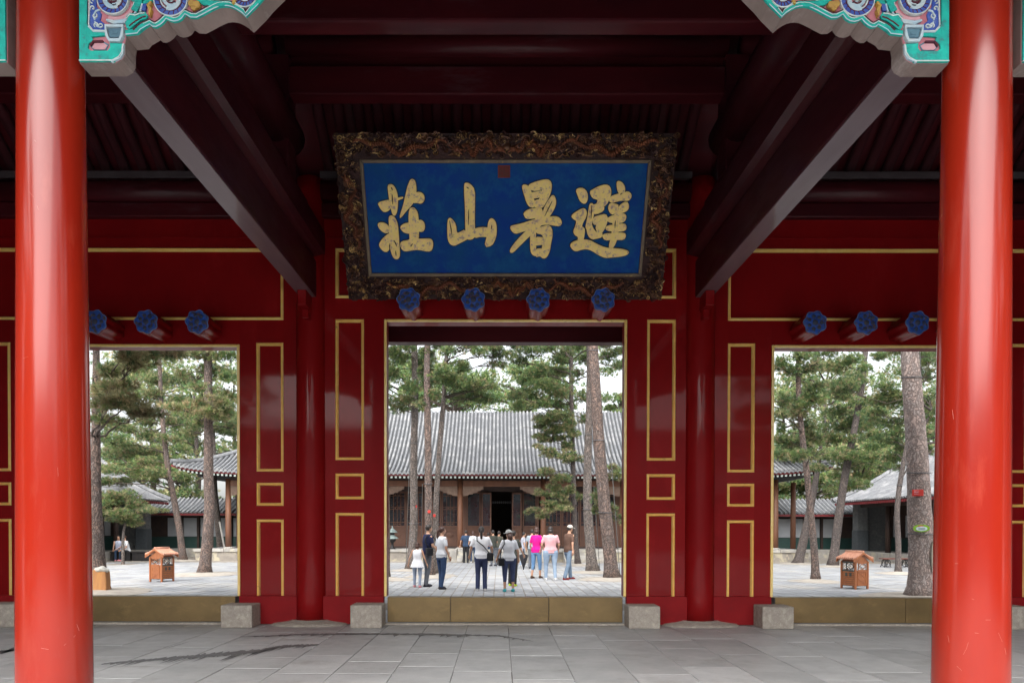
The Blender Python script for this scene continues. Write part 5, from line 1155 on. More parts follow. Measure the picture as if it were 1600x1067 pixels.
# ---- build every tree
def tree_things():
    for t in TREES:
        bx, by, _ = t['base']; k = t['k']
        root = thing('pine_tree', t['lab'], 'pine tree', (bx, by, 0), 'pines of the courtyard')
        ps = t['p']; pts = []; rad = []
        w0, w1 = t['w']; n = len(ps)
        lean = {'k': 1.0, 'o': 1.2, 'i': .5}.get(k, 0.2)
        for i, (u, v) in enumerate(ps):
            p = at(u, v, t['Y'] + lean * i / n) if i else np.array([bx, by, -.05]); pts.append(p); rad.append((w0 + (w1 - w0) * i / (n - 1)) / 2 * t['Y'] / F)
        d = pts[-1] - pts[-2]; d /= np.linalg.norm(d)
        top = {'l': .5, 'o': 3.5, 'k': 4, 'r': 4}.get(k, 4.5); 
        for q in (.4, .8, 1.0): pts.append(pts[n - 1] + d * top * q + np.array([R.uniform(-.15, .15), R.uniform(-.15, .15), 0])); rad.append(rad[n - 1] * (1 - .8 * q))
        # resample smoothly
        P = np.array(pts); seg = np.r_[0, np.cumsum(np.linalg.norm(np.diff(P, axis=0), axis=1))]; ns = 34; s_ = np.linspace(0, seg[-1], ns)
        Q = np.stack([np.interp(s_, seg, P[:, j]) for j in range(3)], 1); rr = np.interp(s_, seg, rad)
        for _ in range(2): Q[1:-1] = (Q[:-2] + 2 * Q[1:-1] + Q[2:]) / 4
        rr[0] *= 1.45; rr[1] *= 1.12
        b = MB(); sides = 22 if k in 'mgh' else 12
        b.tube(Q, rr, sides)
        ph = R.uniform(0, 6); cx0 = Q
        nv = []
        for i in range(ns):
            for j in range(sides):
                p = np.array(b.v[i * sides + j]); c = Q[i]; a = 2 * PI * j / sides
                f = 1 + .045 * math.sin(3 * a + ph + i * .35) + R.uniform(-.035, .035) + (.10 * abs(math.sin(2.5 * a + ph)) if i == 0 else 0); nv.append(tuple(c + (p - c) * f))
        b.v = nv
        tr = b.build('trunk', t['bark'], root, smooth=True)
        # steel bands and tags
        def band(v, r=.012, m='band'):
            z = at(ps[0][0], v, t['Y'])[2]; i = int(np.argmin(abs(Q[:, 2] - z))); c = Q[i]; q = rr[i] * 1.06 + .006
            bb = MB(); m_ = 20; ring = [(c[0] + q * math.cos(2 * PI * j / m_), c[1] + q * math.sin(2 * PI * j / m_), z + .02 * math.sin(2 * PI * j / m_)) for j in range(m_ + 1)]
            bb.tube(ring, r, 5); bb.build('band', m, tr)
        for v in {'m': [588, 738, 833], 'g': [546, 687, 800], 'f': [678, 795], 'e': [672, 757], 'b': [691, 817], 'c': [755], 'd': [656], 'r': [757]}.get(k, []): band(v)
        # limbs from trunk to pads, with twigs
        pads = list(PADS[k])
        if k != 'l':
            for _ in range(7):       # upper crown, above the lintels
                a = R.uniform(0, 6.3); q = R.uniform(.6, 2.6); zt_ = Q[-1][2] - R.uniform(-.6, 3.4)
                i = int(np.argmin(abs(Q[:, 2] - zt_))); pads.append((Q[i] + np.array([q * math.cos(a), q * math.sin(a), R.uniform(0, .6)]), (.85, .85, .4), .2))
        br = MB(); tw = MB()
        for (c, r, _) in pads:
            # choose an attachment a bit lower than the pad
            hd = math.hypot(c[0] - Q[0][0], c[1] - Q[0][1]); zt_ = c[2] - .18 * hd + R.uniform(-.2, .2)
            zt_ = max(zt_, Q[6][2] if k != 'l' else Q[8][2]); i = int(np.argmin(abs(Q[:, 2] - zt_))); i = min(i, ns - 2); a0 = Q[i]
            L = np.linalg.norm(c - a0); n_ = 7; r0 = min(rr[i] * .4, .015 + .007 * L); pl = []
            side = np.array([R.uniform(-.12, .12), R.uniform(-.12, .12), R.uniform(-.10, .12)]) * L
            for q in np.linspace(0, 1, n_): pl.append(a0 + (c - a0) * q + side * math.sin(PI * q) + np.array([R.uniform(-.03, .03), R.uniform(-.03, .03), R.uniform(-.03, .03)]) * L * (0 < q < 1))
            br.tube(pl, [r0 * (1 - .75 * q) for q in np.linspace(0, 1, n_)], 5)
            for _ in range(9):
                e = c + np.array([R.gauss(0, .6) * r[0], R.gauss(0, .6) * r[1], R.gauss(0, .5) * r[2]]); st = pl[R.choice([4, 5, 6, 6])]
                md = (st + e) / 2 + np.array([0, 0, R.uniform(-.05, .08)]); tw.tube([st, md, e], [.014, .010, .004], 3, cap=False)
        if pads:
            if br.v: br.build('limb', 'twig', tr, smooth=True, kind='stuff')
            tw.build('twigs', 'twig', tr, kind='stuff')
            near = t['Y'] < 19; L = .15 if near else .13
            ar = [4 * r[0] * r[2] + r[0] * r[1] for _, r, _ in pads]
            cnt_ = [max(50, min(620, 320 * a)) for a in ar]
            V = []; T = []
            for (c, r, bwn), m_ in zip(pads, cnt_):
                v_, t_ = tufts([np.array(c)], [np.array(r)], [m_], L * (1.3 if bwn > .5 else 1), .0085 * (1.3 if bwn > .5 else 1), 13, bwn); V.append(v_); T.append(t_)
            V = np.concatenate(V) - np.array([bx, by, 0]); T = np.concatenate(T)
            o = bpy.data.objects.new('crown', set_mesh_tris('crown', V, T, MT['needles'])); COL.objects.link(o); o.parent = root
        t['root'] = root; t['trunk'] = tr; t['Q'] = Q; t['rr'] = rr
tree_things()
def on_trunk(k, u, v, push=.012):
    t = TD[k]; Q = t['Q']; p = at(u, v, t['Y']); i = int(np.argmin(abs(Q[:, 2] - p[2]))); c = Q[i]; q = t['rr'][i]
    dx = max(-q * .9, min(q * .9, p[0] - c[0])); return np.array([c[0] + dx, c[1] - math.sqrt(q * q - dx * dx) * 1.04 - push, p[2]]), dx / q
def tree_tag(k, u, v, rx, rz, m, nm='tag', oval=True, sub=None):
    p, s_ = on_trunk(k, u, v); t = TD[k]; b = MB(); n = 20; a0 = s_ * .9
    def fn(a, c, d): return (p[0] + a * math.cos(a0) , p[1] + a * math.sin(a0) + d - .01, p[2] + c)
    pts = [(rx * math.cos(2 * PI * j / n), rz * math.sin(2 * PI * j / n)) for j in range(n)] if oval else [(-rx, -rz), (rx, -rz), (rx, rz), (-rx, rz)]
    b.prism(pts, fn, -.012, .0); o = b.build(nm, m, t['trunk'])
    if sub:
        b = MB(); b.prism([(x * .68, z * .62 - rz * .1) for x, z in pts], fn, -.018, -.0125); b.build('printed_centre', sub, o)
        b = MB(); b.ribbon([(-rx * .45, rz * .5), (-rx * .1, rz * .66), (rx * .2, rz * .6)], .018, fn, -.02, -.013); b.build('printed_mark', 'tag_red', o)
        b = MB()
        for j in range(3): b.ribbon([(-rx * .4, rz * (.1 - .22 * j)), (rx * .4, rz * (.1 - .22 * j))], .008, fn, -.021, -.019)
        b.build('printed_lines', 'steel_blue', o)
    return o
tree_tag('m', 1432, 825, .17, .085, 'tag_green', 'oval_sign', True, 'tag_white')
o_ = tree_tag('m', 1429, 770, .115, .075, 'tag_red', 'red_tag', False)
p_, s_ = on_trunk('m', 1429, 770); b = MB()
for j in range(3):
    for i in range(6): x = p_[0] - .085 + i * .03; z = p_[2] + .04 - j * .036; b.box(x, x + R.uniform(.012, .022), p_[1] - .032, p_[1] - .024, z, z + .014)
b.build('lettering', 'pink_pale', o_)
tree_tag('b', 651, 791, .035, .05, 'tag_red', 'red_tag'); tree_tag('c', 671, 799, .055, .05, 'tag_red', 'red_tag'); tree_tag('d', 679, 805, .05, .055, 'tag_red', 'red_tag')
# filled hollow on the massive trunk, bare wood at the foot of the left pine
p_, s_ = on_trunk('m', 1450, 872, .0); b = MB(); n = 18
b.prism([(.10 * math.cos(2 * PI * j / n) * (1 + .15 * math.sin(2 * PI * j / n)), .42 * math.sin(2 * PI * j / n)) for j in range(n)], lambda a, c, d: (p_[0] + a * .8, p_[1] + a * .55 + d, p_[2] + c - .02), -.02, .05); b.build('filled_hollow', 'hollow', TD['m']['trunk'], bevel=.01) if 'hollow' in MT else None
t = TD['h']; b = MB(); q0 = at(148, 921, t['Y'] - .25); q1 = at(168, 921, t['Y'] - .2)
x0, x1, yy = q0[0] - .05, q1[0], t['Y'] - .22
b.prism([(x0, 0), (x1, 0), (x1 - .02, .3), (x1 - .05, .52), (x1 - .16, .56), (x0 + .05, .62), (x0 - .1, .5)], lambda a, c, d: (a, yy + d + c * .12, c), -.04, .2); b.build('bare_wood', 'wound', t['trunk'], bevel=.03)
b = MB(); b.ball(((x0 + x1) / 2 - .03, yy + .12, .57), (.17, .14, .075), 18, 12); b.v = [(x + .02 * math.sin(23 * z), y, z - .35 * max(0, x - (x0 + x1) / 2) + .012 * math.sin(31 * x + 17 * y)) for x, y, z in b.v]; b.build('cement_cap', 'cement', t['trunk'], smooth=True)

# trees beyond the roofs
def far_tree(u, v, Y, w, h, lab, seed, n=2600, hue=.1):
    p = at(u, v, Y); far_tree_at(p[0], Y, p[2], w, h, lab, seed, n, hue, 'trees beyond the roofs')
def far_tree_at(x, Y, z, w, h, lab, seed, n=3200, hue=.1, grp='pines of the forecourt'):
    R2 = random.Random(seed)
    root = thing('pine_tree', lab, 'pine tree', (x, Y, 0), grp)
    b = MB(); b.tube([(x, Y, 0), (x + .2, Y, z * .5), (x - .1, Y, z + h * .4)], [.25, .2, .06], 8); tr = b.build('trunk', 'bark_dark', root, smooth=True)
    C = []; S = []
    for _ in range(26):
        a = R2.uniform(0, 6.3); q = R2.uniform(0, 1) ** .5; zz = R2.uniform(-1, 1); ww = w * (1 - .35 * max(0, zz)); c = np.array([x + ww * q * math.cos(a), Y + ww * q * math.sin(a) * .8, z + h * zz]); C.append(c); s0 = w * R2.uniform(.22, .36); S.append(np.array([s0, s0, s0 * .55]))
    br = MB()
    for c in C: br.tube([(x, Y, max(.5, c[2] - 1)), ((x + c[0]) / 2, (Y + c[1]) / 2, c[2] - .4), tuple(c)], [.07, .05, .02], 4)
    br.build('limb', 'twig', tr, kind='stuff')
    V, T = tufts(C, S, [n / 26] * 26, .26, .024, 10, hue); T = T * 1.25
    V = V - np.array([x, Y, 0]); o = bpy.data.objects.new('crown', set_mesh_tris('crown', V, T, MT['needles'])); COL.objects.link(o); o.parent = root
far_tree(730 - 20, 622, 52, 3.6, 1.6, 'bright green tree top just above the ridge, left of the gap of sky', 1)
far_tree(818, 618, 54, 3.6, 2.2, 'green tree top above the roof ridge, right of the gap of sky', 2)
far_tree(640, 615, 55, 4.0, 2.6, 'green tree top above the roof at the left of the central doorway', 3)
far_tree(870, 590, 56, 4.0, 2.6, 'tall green tree behind the roof, beside the thin dark pine', 4)
far_tree(970, 637, 60, 1.8, .9, 'small bright tree top at the right jamb of the central doorway', 5, 1500)
for i, (u, v, Y, w, h, lab) in enumerate([
    (165, 650, 50, 5.0, 3.6, 'dense tree behind the left side hall, next to the left column'), (235, 640, 54, 5.0, 3.4, 'tree behind the leaning pine in the left doorway'), (305, 640, 52, 4.6, 3.2, 'green tree behind the sturdy pine of the left doorway'),
    (200, 745, 47, 3.4, 1.8, 'low tree over the roof of the left side hall'), (290, 755, 50, 4.0, 1.8, 'low tree above the left gallery roof'), (365, 640, 56, 4.5, 3.0, 'tree at the right edge of the left doorway, beyond the hall roof'),
    (1225, 655, 54, 4.6, 3.2, 'tree at the left edge of the right doorway, beyond the hall roof'), (1290, 650, 50, 4.8, 3.4, 'dense tree behind the pines in the middle of the right doorway'), (1360, 650, 52, 4.8, 3.4, 'tree behind the right side hall roof'), (1440, 640, 50, 5.0, 3.4, 'tree behind the massive pale trunk'),
    (1265, 750, 48, 3.6, 1.8, 'low tree above the right gallery roof'), (1345, 735, 47, 3.4, 1.4, 'low tree behind the corner of the right side hall'), (1222, 790, 49, 1.8, 1.6, 'bush like tree seen between the hall columns at the right')]):
    far_tree(u, v, Y, w, h, lab, 20 + i, 2600, .25)
for i, (x, y, z) in enumerate([(11.5, 3.2, 5.6), (12.5, -3.0, 6.8), (14.0, -9.5, 8.0)]):  # unseen pines, added to narrow the sky reflection on the front columns
    for s in (-1, 1):
        p_ = np.array([s * x, y, z]); f_ = (p_ - CAM)
        far_tree_at(s * x, y, z, 3.2, 3.6, 'forecourt pine outside the picture, %s on the %s side' % (('nearest the gate', 'second from the gate', 'farthest from the gate')[i], 'east' if s > 0 else 'west'), 60 + i * 2 + s)
# guy lines and prop pole
def cable(p, q, lab, r=.012, m='rope', nm='guy_cable', sag=0):
    P = [np.array(p) + (np.array(q) - np.array(p)) * t + np.array([0, 0, -sag * math.sin(PI * t)]) for t in np.linspace(0, 1, 8)]
    b = MB(); b.tube(P, r, 5); o = b.build(nm, m); tag(o, lab, 'cable' if m == 'rope' else 'pole', 'guy cables of the pines' if m == 'rope' else None); return o
cable(gnd(634, 888), at(641, 691, 27.5), 'thin cable running down to the ground just left of the straight grey pine')
cable(gnd(658, 868), at(660, 756, 27.0), 'vertical cable behind the navy shirted man')
cable(gnd(937, 892), at(928, 760, 26.0), 'thin cable between the two thick trunks of the central doorway')
cable(gnd(969, 904), at(953, 690, 24.0), 'slanting cable right of the thickest trunk')
cable(gnd(905, 868), at(903, 800, 34.0), 'short cable beside the thin dark pine, in front of the steps')
cable(at(1448, 740, 19.5), at(1437, 545, 19.5), 'pale cable hanging beside the massive pale trunk')
cable(gnd(354, 872), at(343, 815, 38.5), 'pale pole propping the leaning trunk in the left doorway', .045, 'pole', 'prop_pole')
# ================================================================== litter bins shaped like little pavilions
def litter_bin(u, v, rot, lab, flip):
    g_ = gnd(u, v); root = thing('litter_bin', lab, 'litter bin', (0, 0, 0), 'wooden litter bins in the courtyard')
    w, d, h = .31, .36, .62           # half gable width, half length ; local: gable end faces -Y
    for sx in (-1, 1):
        for sy in (-1, 1): b = MB(); b.box(sx * w - .035, sx * w + .035, sy * d - .035, sy * d + .035, 0, .78); b.build('post', 'bin', root, bevel=.006)
    for sy in (-1, 1):                # gable ends with crossed lattice
        b = MB(); b.box(-w + .035, w - .035, sy * d - .012, sy * d + .012, .10, .50); b.build('end_panel', 'bin', root)
        b = MB(); y0, y1 = sy * d - .028, sy * d - .012
        if sy > 0: y0, y1 = sy * d + .012, sy * d + .028
        for z0 in (.13, .31):
            for q in ([(-.18, z0), (.18, z0 + .17)], [(.18, z0), (-.18, z0 + .17)]): b.ribbon(q, .022, XZ, y0, y1)
        b.ribbon([(-.2, .11), (.2, .11), (.2, .5), (-.2, .5)], .03, XZ, y0 - .002, y1, closed=True); b.build('end_lattice', 'bin', root)
        b = MB(); b.ribbon([(-.19, .54), (.19, .54), (.19, .73), (-.19, .73)], .03, XZ, y0, y1, closed=True); b.ribbon([(-.17, .635), (0, .71), (.17, .635), (0, .56)], .02, XZ, y0, y1, closed=True)
        b.box(-w, w, sy * d - .02, sy * d + .02, .50, .535); b.box(-w, w, sy * d - .02, sy * d + .02, .745, .79); b.build('opening_frame', 'bin', root)
        b = MB(); b.prism([(-.34, .78), (.34, .78), (0, .94)], XZ, sy * d - .015, sy * d + .015); b.build('gable', 'bin', root)
        b = MB()
        pr = [(-.50, .755), (-.30, .83), (-.12, .93), (0, .985), (.12, .93), (.30, .83), (.50, .755), (.50, .835), (.30, .90), (.12, .99), (0, 1.05), (-.12, .99), (-.30, .90), (-.50, .835)]
        b.prism(pr, XZ, sy * (d + .10) - .018, sy * (d + .10) + .018); b.build('bargeboard', 'bin', root, bevel=.005)
    for sx in (-1, 1):                # slatted long sides
        YZ = lambda a, c, t: (t, a, c)
        for k in range(7):
            b = MB(); z = .10 + k * .058; b.box(sx * w - .014, sx * w + .014, -d + .035, d - .035, z, z + .046); b.build('slat', 'bin', root, bevel=.004)
        x0 = sx * w + sx * .014
        for q in (-.12, .10):
            b = MB(); b.box(min(x0, x0 + sx * .01), max(x0, x0 + sx * .01), q - .055, q + .055, .36, .46); b.build('notice_plate', 'bin_dark', root)
        b = MB(); b.box(sx * w - .018, sx * w + .018, -d, d, .505, .54); b.box(sx * w - .018, sx * w + .018, -d, d, .74, .78)
        b.ribbon([(-.28, .64), (-.12, .725), (.04, .64), (-.12, .555)], .024, YZ, sx * w - .01, sx * w + .012, closed=True); b.box(sx * w - .015, sx * w + .015, .08, .12, .54, .74); b.build('side_frame', 'bin_dark', root)
        rf = MB()
        for k in range(9):
            y = -d - .06 + k * (2 * d + .12) / 8
            rf.tube([(sx * (.50 * t + .02), y, .985 - .20 * t + .05 * t * t + .035) for t in np.linspace(0, 1, 5)], .034, 8)
        rf.add([(0, -d - .09, 1.0), (0, d + .09, 1.0), (sx * .5, d + .09, .845), (sx * .5, -d - .09, .845)], [(0, 1, 2, 3)]); rf.build('roof_tiles', 'bin_roof', root, smooth=False)
    b = MB(); b.tube([(0, -d - .10, 1.055), (0, d + .10, 1.055)], .04, 10); b.build('ridge', 'bin_roof', root, smooth=True)
    b = MB(); b.box(-w + .03, w - .03, -d + .03, d - .03, .08, .50); b.build('liner_box', 'bin_dark', root)
    b = MB(); b.ball((0, 0, .52), (.22, .26, .07), 12, 8); b.build('liner_bag', 'bin_liner', root, smooth=True)
    root.location = (g_[0], g_[1], 0); root.rotation_euler = (0, 0, rot); root.scale = (.66, .66, .93); return root
litter_bin(253, 908, math.radians(-18), 'orange brown roofed litter bin in the left doorway', 1)
litter_bin(1335, 919, math.radians(20), 'orange brown roofed litter bin in the right doorway', -1)

# ------------------------------------------------------------------ benches
p0 = gnd(1400, 886)
bench = thing('park_bench', 'low dark red bench with curled iron legs before the right side hall', 'bench', (p0[0], p0[1], 0))
b = MB()
for k in range(3): b = MB(); b.box(p0[0] - .62, p0[0] + .62, p0[1] - .2 + k * .14, p0[1] - .08 + k * .14, .34, .375); b.build('seat_slat', 'bench_wood', bench, bevel=.006)
for s in (-1, 1):
    b = MB(); x = p0[0] + s * .42
    for sy in (-1, 1): b.tube([(x + .14 * math.cos(a) * (1 - .3 * a / 5), p0[1] + sy * .12, .18 + .15 * math.sin(a)) for a in np.linspace(-1.6, 4.7, 14)], .014, 5); b.tube([(x, p0[1] + sy * .12, .34), (x - .1, p0[1] + sy * .14, .12), (x - .14, p0[1] + sy * .16, .01)], .016, 5); b.tube([(x, p0[1] + sy * .12, .34), (x + .1, p0[1] + sy * .14, .12), (x + .14, p0[1] + sy * .16, .01)], .016, 5)
    b.build('leg', 'iron', bench, smooth=True)
p1 = gnd(205, 876)
sb = thing('stone_bench', 'long black stone bench under the seated pair before the left side hall', 'bench', (p1[0], p1[1], 0))
for (a, c) in ((-1.0, -.08), (.0, 1.0)):
    b = MB(); b.box(p1[0] + a, p1[0] + c, p1[1] + .05, p1[1] + .50, 0, .38); b.build('support_block', 'iron', sb, bevel=.02)
    b = MB(); b.box(p1[0] + a - .03, p1[0] + c + .03, p1[1] + .02, p1[1] + .53, .383, .44); b.build('seat', 'iron', sb, bevel=.01)
# bronze burner on the terrace
p2 = np.array([at(613, 850, 36.9)[0], 36.9, PZ])
bu = thing('incense_burner', 'small two tiered bronze burner on the terrace at the left jamb of the central doorway', 'burner', tuple(p2))
b = MB(); b.lathe([(.16, 0), (.14, .06), (.07, .12), (.06, .30), (.16, .40), (.17, .5), (.12, .52)], tuple(p2), 12); b.build('stand', 'iron', bu, smooth=True)
b = MB(); b.lathe([(.30, .50), (.26, .56), (.13, .66), (.12, .68)], tuple(p2), 12); b.build('lower_roof', 'bronze', bu)
b = MB(); b.lathe([(.11, .68), (.11, .80)], tuple(p2), 10); b.build('lantern_body', 'iron', bu)
b = MB(); b.lathe([(.26, .80), (.22, .85), (.10, .95), (.03, 1.02), (.04, 1.07), (.005, 1.12)], tuple(p2), 12); b.build('upper_roof', 'bronze', bu)

# ================================================================== people
def cloth(nm, c, c2=None, **k): return mat(nm, c, c2, rough=k.pop('rough', .85), scale=k.pop('scale', 5), bump=.35, bscale=9, spec=.25, **k)
SKIN = mat('skin', (0.52, 0.30, 0.20), (0.46, 0.25, 0.165), rough=.5, scale=6)
HAIR = mat('black_hair', (0.018, 0.013, 0.012), (0.03, 0.022, 0.018), rough=.45, scale=20)
HAIRB = mat('brown_hair', (0.07, 0.03, 0.02), (0.05, 0.022, 0.016), rough=.45, scale=20)
def person(u, v, hgt, face, lab, top, legs, shoe, hair='short', hairm=None, sleeve='short', trouser='long', arms=((-.10, .02), (.10, .02)), female=False, pose='stand', hat=None, bag=None, head_turn=0.0, wide=1.0, seat=None, skirt=False, zb=0.0, step=0.05, Y=None):
    g_ = gnd(u, v, zb) if Y is None else np.array([at(u, v, Y)[0], Y, zb])
    root = thing('person', lab, 'person', (0, 0, 0), None)
    k = hgt / 1.70; sw = (.165 if female else .19) * wide
    hipw = (.10 if female else .09) * wide
    body = MB(); sh = MB(); tr = MB()
    def cap(mb, a, c, r0, r1, n=10, m=6):
        a, c = np.array(a, float), np.array(c, float)
        P = [a + (c - a) * t for t in np.linspace(0, 1, m)]; mb.tube(P, [r0 + (r1 - r0) * t for t in np.linspace(0, 1, m)], n); mb.ball(a, r0 * .99, n, 6); mb.ball(c, r1 * .99, n, 6)
    seated = pose == 'sit'
    dz = -.42 if seated else 0
    hipz, shz = .92 + dz, 1.40 + dz; lean = .16 if seated else (.03 if not female else .0)
    N_ = (0, lean * 1.05, 1.47 + dz); 
    def loft(mb, rings, n=16):
        mb.lathe([(1, 0)] * 0, (0, 0, 0)) if False else None
        vs = []
        for (cx_, cy_, z, rx, ry) in rings:
            for q in range(n): a = 2 * PI * q / n; vs.append((cx_ + rx * math.cos(a), cy_ + ry * math.sin(a), z))
        m = len(rings); mb.add(vs, [(i * n + q, i * n + (q + 1) % n, (i + 1) * n + (q + 1) % n, (i + 1) * n + q) for i in range(m - 1) for q in range(n)] + [tuple(range(n - 1, -1, -1)), tuple((m - 1) * n + q for q in range(n))])
    waist = .115 if female else .135
    L_ = lambda t: lean * t
    torso = [(0, L_(0), hipz - .08, hipw + .07, .10), (0, L_(.1), hipz + .03, hipw + .075, .115), (0, L_(.35), hipz + .16, waist * wide, .095), (0, L_(.7), hipz + .34, sw * .80, .115), (0, L_(.9), shz - .03, sw * .88, .10), (0, L_(1), shz + .03, sw * .55, .075), (0, L_(1.03), shz + .07, .055, .055)]
    loft(body, torso); loft(sh, [(x, y, z, rx * 1.10 + .012, ry * 1.12 + .012) for x, y, z, rx, ry in torso[(1 if trouser != 'dress' else 0):-1]] + [(0, L_(1.02), shz + .055, .075, .075)])
    if skirt: loft(sh, [(0, 0, hipz - .16, hipw + .17, .19), (0, 0, hipz + .05, hipw + .09, .13)])
    else: loft(sh, [(0, 0, hipz - .06, hipw + .092, .13), (0, L_(.1), hipz + .05, hipw + .088, .128)])
    cap(body, N_, (0, lean + .015, 1.53 + dz), .052, .05)
    hc = np.array([0, lean + .03, 1.605 + dz]); ht = head_turn
    body.ball(hc, (.073, .088, .105), 16, 12)
    fwd = np.array([math.sin(-ht), math.cos(ht), 0]); rgt = np.array([math.cos(ht), math.sin(ht), 0])
    body.ball(hc + fwd * .022 + np.array([0, 0, -.05]), (.055, .06, .055), 12, 8)
    body.tube([hc + fwd * .080 + np.array([0, 0, .02]), hc + fwd * .108 + np.array([0, 0, -.018])], [.008, .015], 6)
    for s in (-1, 1): body.ball(hc + rgt * .074 * s + np.array([0, 0, -.005]), (.012, .018, .026), 6, 5)
    body.ball(hc + fwd * .084 + np.array([0, 0, -.052]), (.022, .010, .008), 6, 4)
    hands = []
    for s, (dx, dy) in zip((-1, 1), arms):
        S = np.array([s * sw, L_(1), shz - .01]); bend = dy
        E_ = S + np.array([dx * .55 + s * .02, -.03 + dy * .5 + (.1 if seated else 0), -.285 + abs(dy) * .15]); Wt = E_ + np.array([dx * .5 - s * abs(dy) * .35, .05 + dy * 1.3 + (.16 if seated else 0), -.245 + abs(dy) * .75 + (.08 if seated else 0)])
        cap(body, S, E_, .046, .038); cap(body, E_, Wt, .036, .025)
        if sleeve != 'none':
            e = S + (E_ - S) * (.62 if sleeve == 'short' else 1.0); cap(sh, S + np.array([-s * .02, 0, 0]), e, .062, .056)
            if sleeve == 'long': cap(sh, E_, Wt, .05, .038)
        hands.append((Wt, Wt - E_, s))
    hw_ = hipw * .95
    feet = []
    for s, fw in zip((-1, 1), (step, -step)):
        Hp = np.array([s * hw_, 0, hipz - .03]); 
        if seated: Kn = Hp + np.array([s * .03, .42, .03]); An = Kn + np.array([0, -.02 + fw, -.42])
        else: Kn = Hp + np.array([s * .005, .02 + fw * .5, -.42]); An = Kn + np.array([s * .005, -.05 + fw * .5, -.40])
        cap(body, Hp, Kn, .078 * wide, .052); cap(body, Kn, An, .053, .036); body.ball(An + np.array([0, .05, -.05]), (.036, .10, .032), 10, 6)
        e = {'long': 1.0, 'capri': .45, 'dress': 0}[trouser]
        if trouser != 'dress':
            fl = .062 if (trouser == 'long' and not female) else .052
            cap(tr, Hp, Kn, .098 * wide, .068); cap(tr, Kn, Kn + (An - Kn) * (e if e < 1 else .98), .067, fl)
        feet.append((An, s))
    if trouser != 'dress': loft(tr, [(0, 0, hipz - .12, hipw + .08, .11), (0, 0, hipz - .02, hipw + .085, .12), (0, L_(.15), hipz + .06, hipw + .06, .11)])
    def fin(mb, nm, m, vox=None):
        o = mb.build(nm, m, root, smooth=True)
        if vox: r = o.modifiers.new('remesh', 'REMESH'); r.mode = 'VOXEL'; r.voxel_size = vox; r.use_smooth_shade = True; s_ = o.modifiers.new('smooth', 'SMOOTH'); s_.iterations = 3; s_.factor = .5
        return o
    far = Y is not None or g_[1] > 28
    fin(body, 'body', SKIN, .016 if not far else .022); fin(sh, 'shirt', top, .017 if not far else .024)
    if trouser != 'dress': fin(tr, 'trousers', legs, .016 if not far else .024)
    for (Wt, d, s) in hands:                       # palm, four fingers and a thumb, half curled
        b = MB(); d = d / np.linalg.norm(d); side = np.array([s, 0, 0.0]); side = side - d * np.dot(side, d); side /= np.linalg.norm(side); nrm = np.cross(d, side)
        if nrm[1] < 0: nrm = -nrm
        b.tube([Wt - d * .01, Wt + d * .04, Wt + d * .085], [.024, .034, .03], 8)
        for j, (off, ln) in enumerate(((-.027, .062), (-.009, .074), (.009, .07), (.026, .055))):
            a = Wt + d * .08 + nrm * off; c = a + d * ln * .5 - side * .008; e = c + d * ln * .38 - side * .026; b.tube([a, c, e], [.0095, .009, .006], 6)
        th = Wt + d * .025 + nrm * .028; b.tube([th, th + d * .03 + nrm * .022, th + d * .058 + nrm * .016 - side * .01], [.012, .010, .007], 6)
        b.build('hand', SKIN, root, smooth=True)
    for (An, s) in feet:
        b = MB(); b.ball(An + np.array([0, .055, -.052]), (.046, .135, .048), 12, 8); b.ball(An + np.array([0, -.01, -.03]), (.045, .055, .055), 10, 6)
        b.v = [(x, y, max(z, An[2] - .085)) for x, y, z in b.v]; b.build('shoe', shoe, root, smooth=True)
    hb = MB(); hm = hairm or HAIR
    hb.ball(hc - fwd * .014 + np.array([0, 0, .022]), (.083, .092, .102), 16, 12)
    hb.v = [tuple(p) if np.dot(np.array(p) - hc, fwd) < .045 + .6 * (p[2] - hc[2] - .04) else tuple(np.array(p) - fwd * max(0, np.dot(np.array(p) - hc, fwd) - .045 - .6 * max(0, p[2] - hc[2] - .04))) for p in hb.v]
    bk = hc - fwd * .085
    if hair == 'ponytail': hb.tube([bk + np.array([0, 0, .05]), bk - fwd * .05 + np.array([0, 0, .0]), bk - fwd * .055 + np.array([0, 0, -.12]), bk - fwd * .03 + np.array([0, 0, -.30]), bk - fwd * .03 + np.array([0, 0, -.42])], [.03, .034, .034, .026, .008], 8)
    elif hair == 'long':
        hb.tube([bk + fwd * .04 + np.array([0, 0, .0]), bk + fwd * .01 + np.array([0, 0, -.12]), bk - fwd * .005 + np.array([0, 0, -.26])], [.08, .075, .03], 10)
    elif hair == 'bob': hb.tube([hc - fwd * .02 + np.array([0, 0, .0]), hc - fwd * .03 + np.array([0, 0, -.10])], [.092, .085], 12)
    hb.build('hair', hm, root, smooth=True)
    if hat is not None:
        b = MB(); b.ball(hc + np.array([0, 0, .045]), (.094, .102, .085), 16, 10); b.v = [(x, y, max(z, hc[2] + .022)) for x, y, z in b.v]
        br_ = [hc + fwd * .08 + rgt * .075 + np.array([0, 0, .03]), hc + fwd * .165 + rgt * .055 + np.array([0, 0, .016]), hc + fwd * .185 + np.array([0, 0, .014]), hc + fwd * .165 - rgt * .055 + np.array([0, 0, .016]), hc + fwd * .08 - rgt * .075 + np.array([0, 0, .03])]
        b.add([tuple(p) for p in br_] + [tuple(p + np.array([0, 0, .012])) for p in br_], [(4, 3, 2, 1, 0), (5, 6, 7, 8, 9)] + [(i, i + 1, i + 6, i + 5) for i in range(4)])
        b.build('cap', hat, root, smooth=False)
    bagroot = None
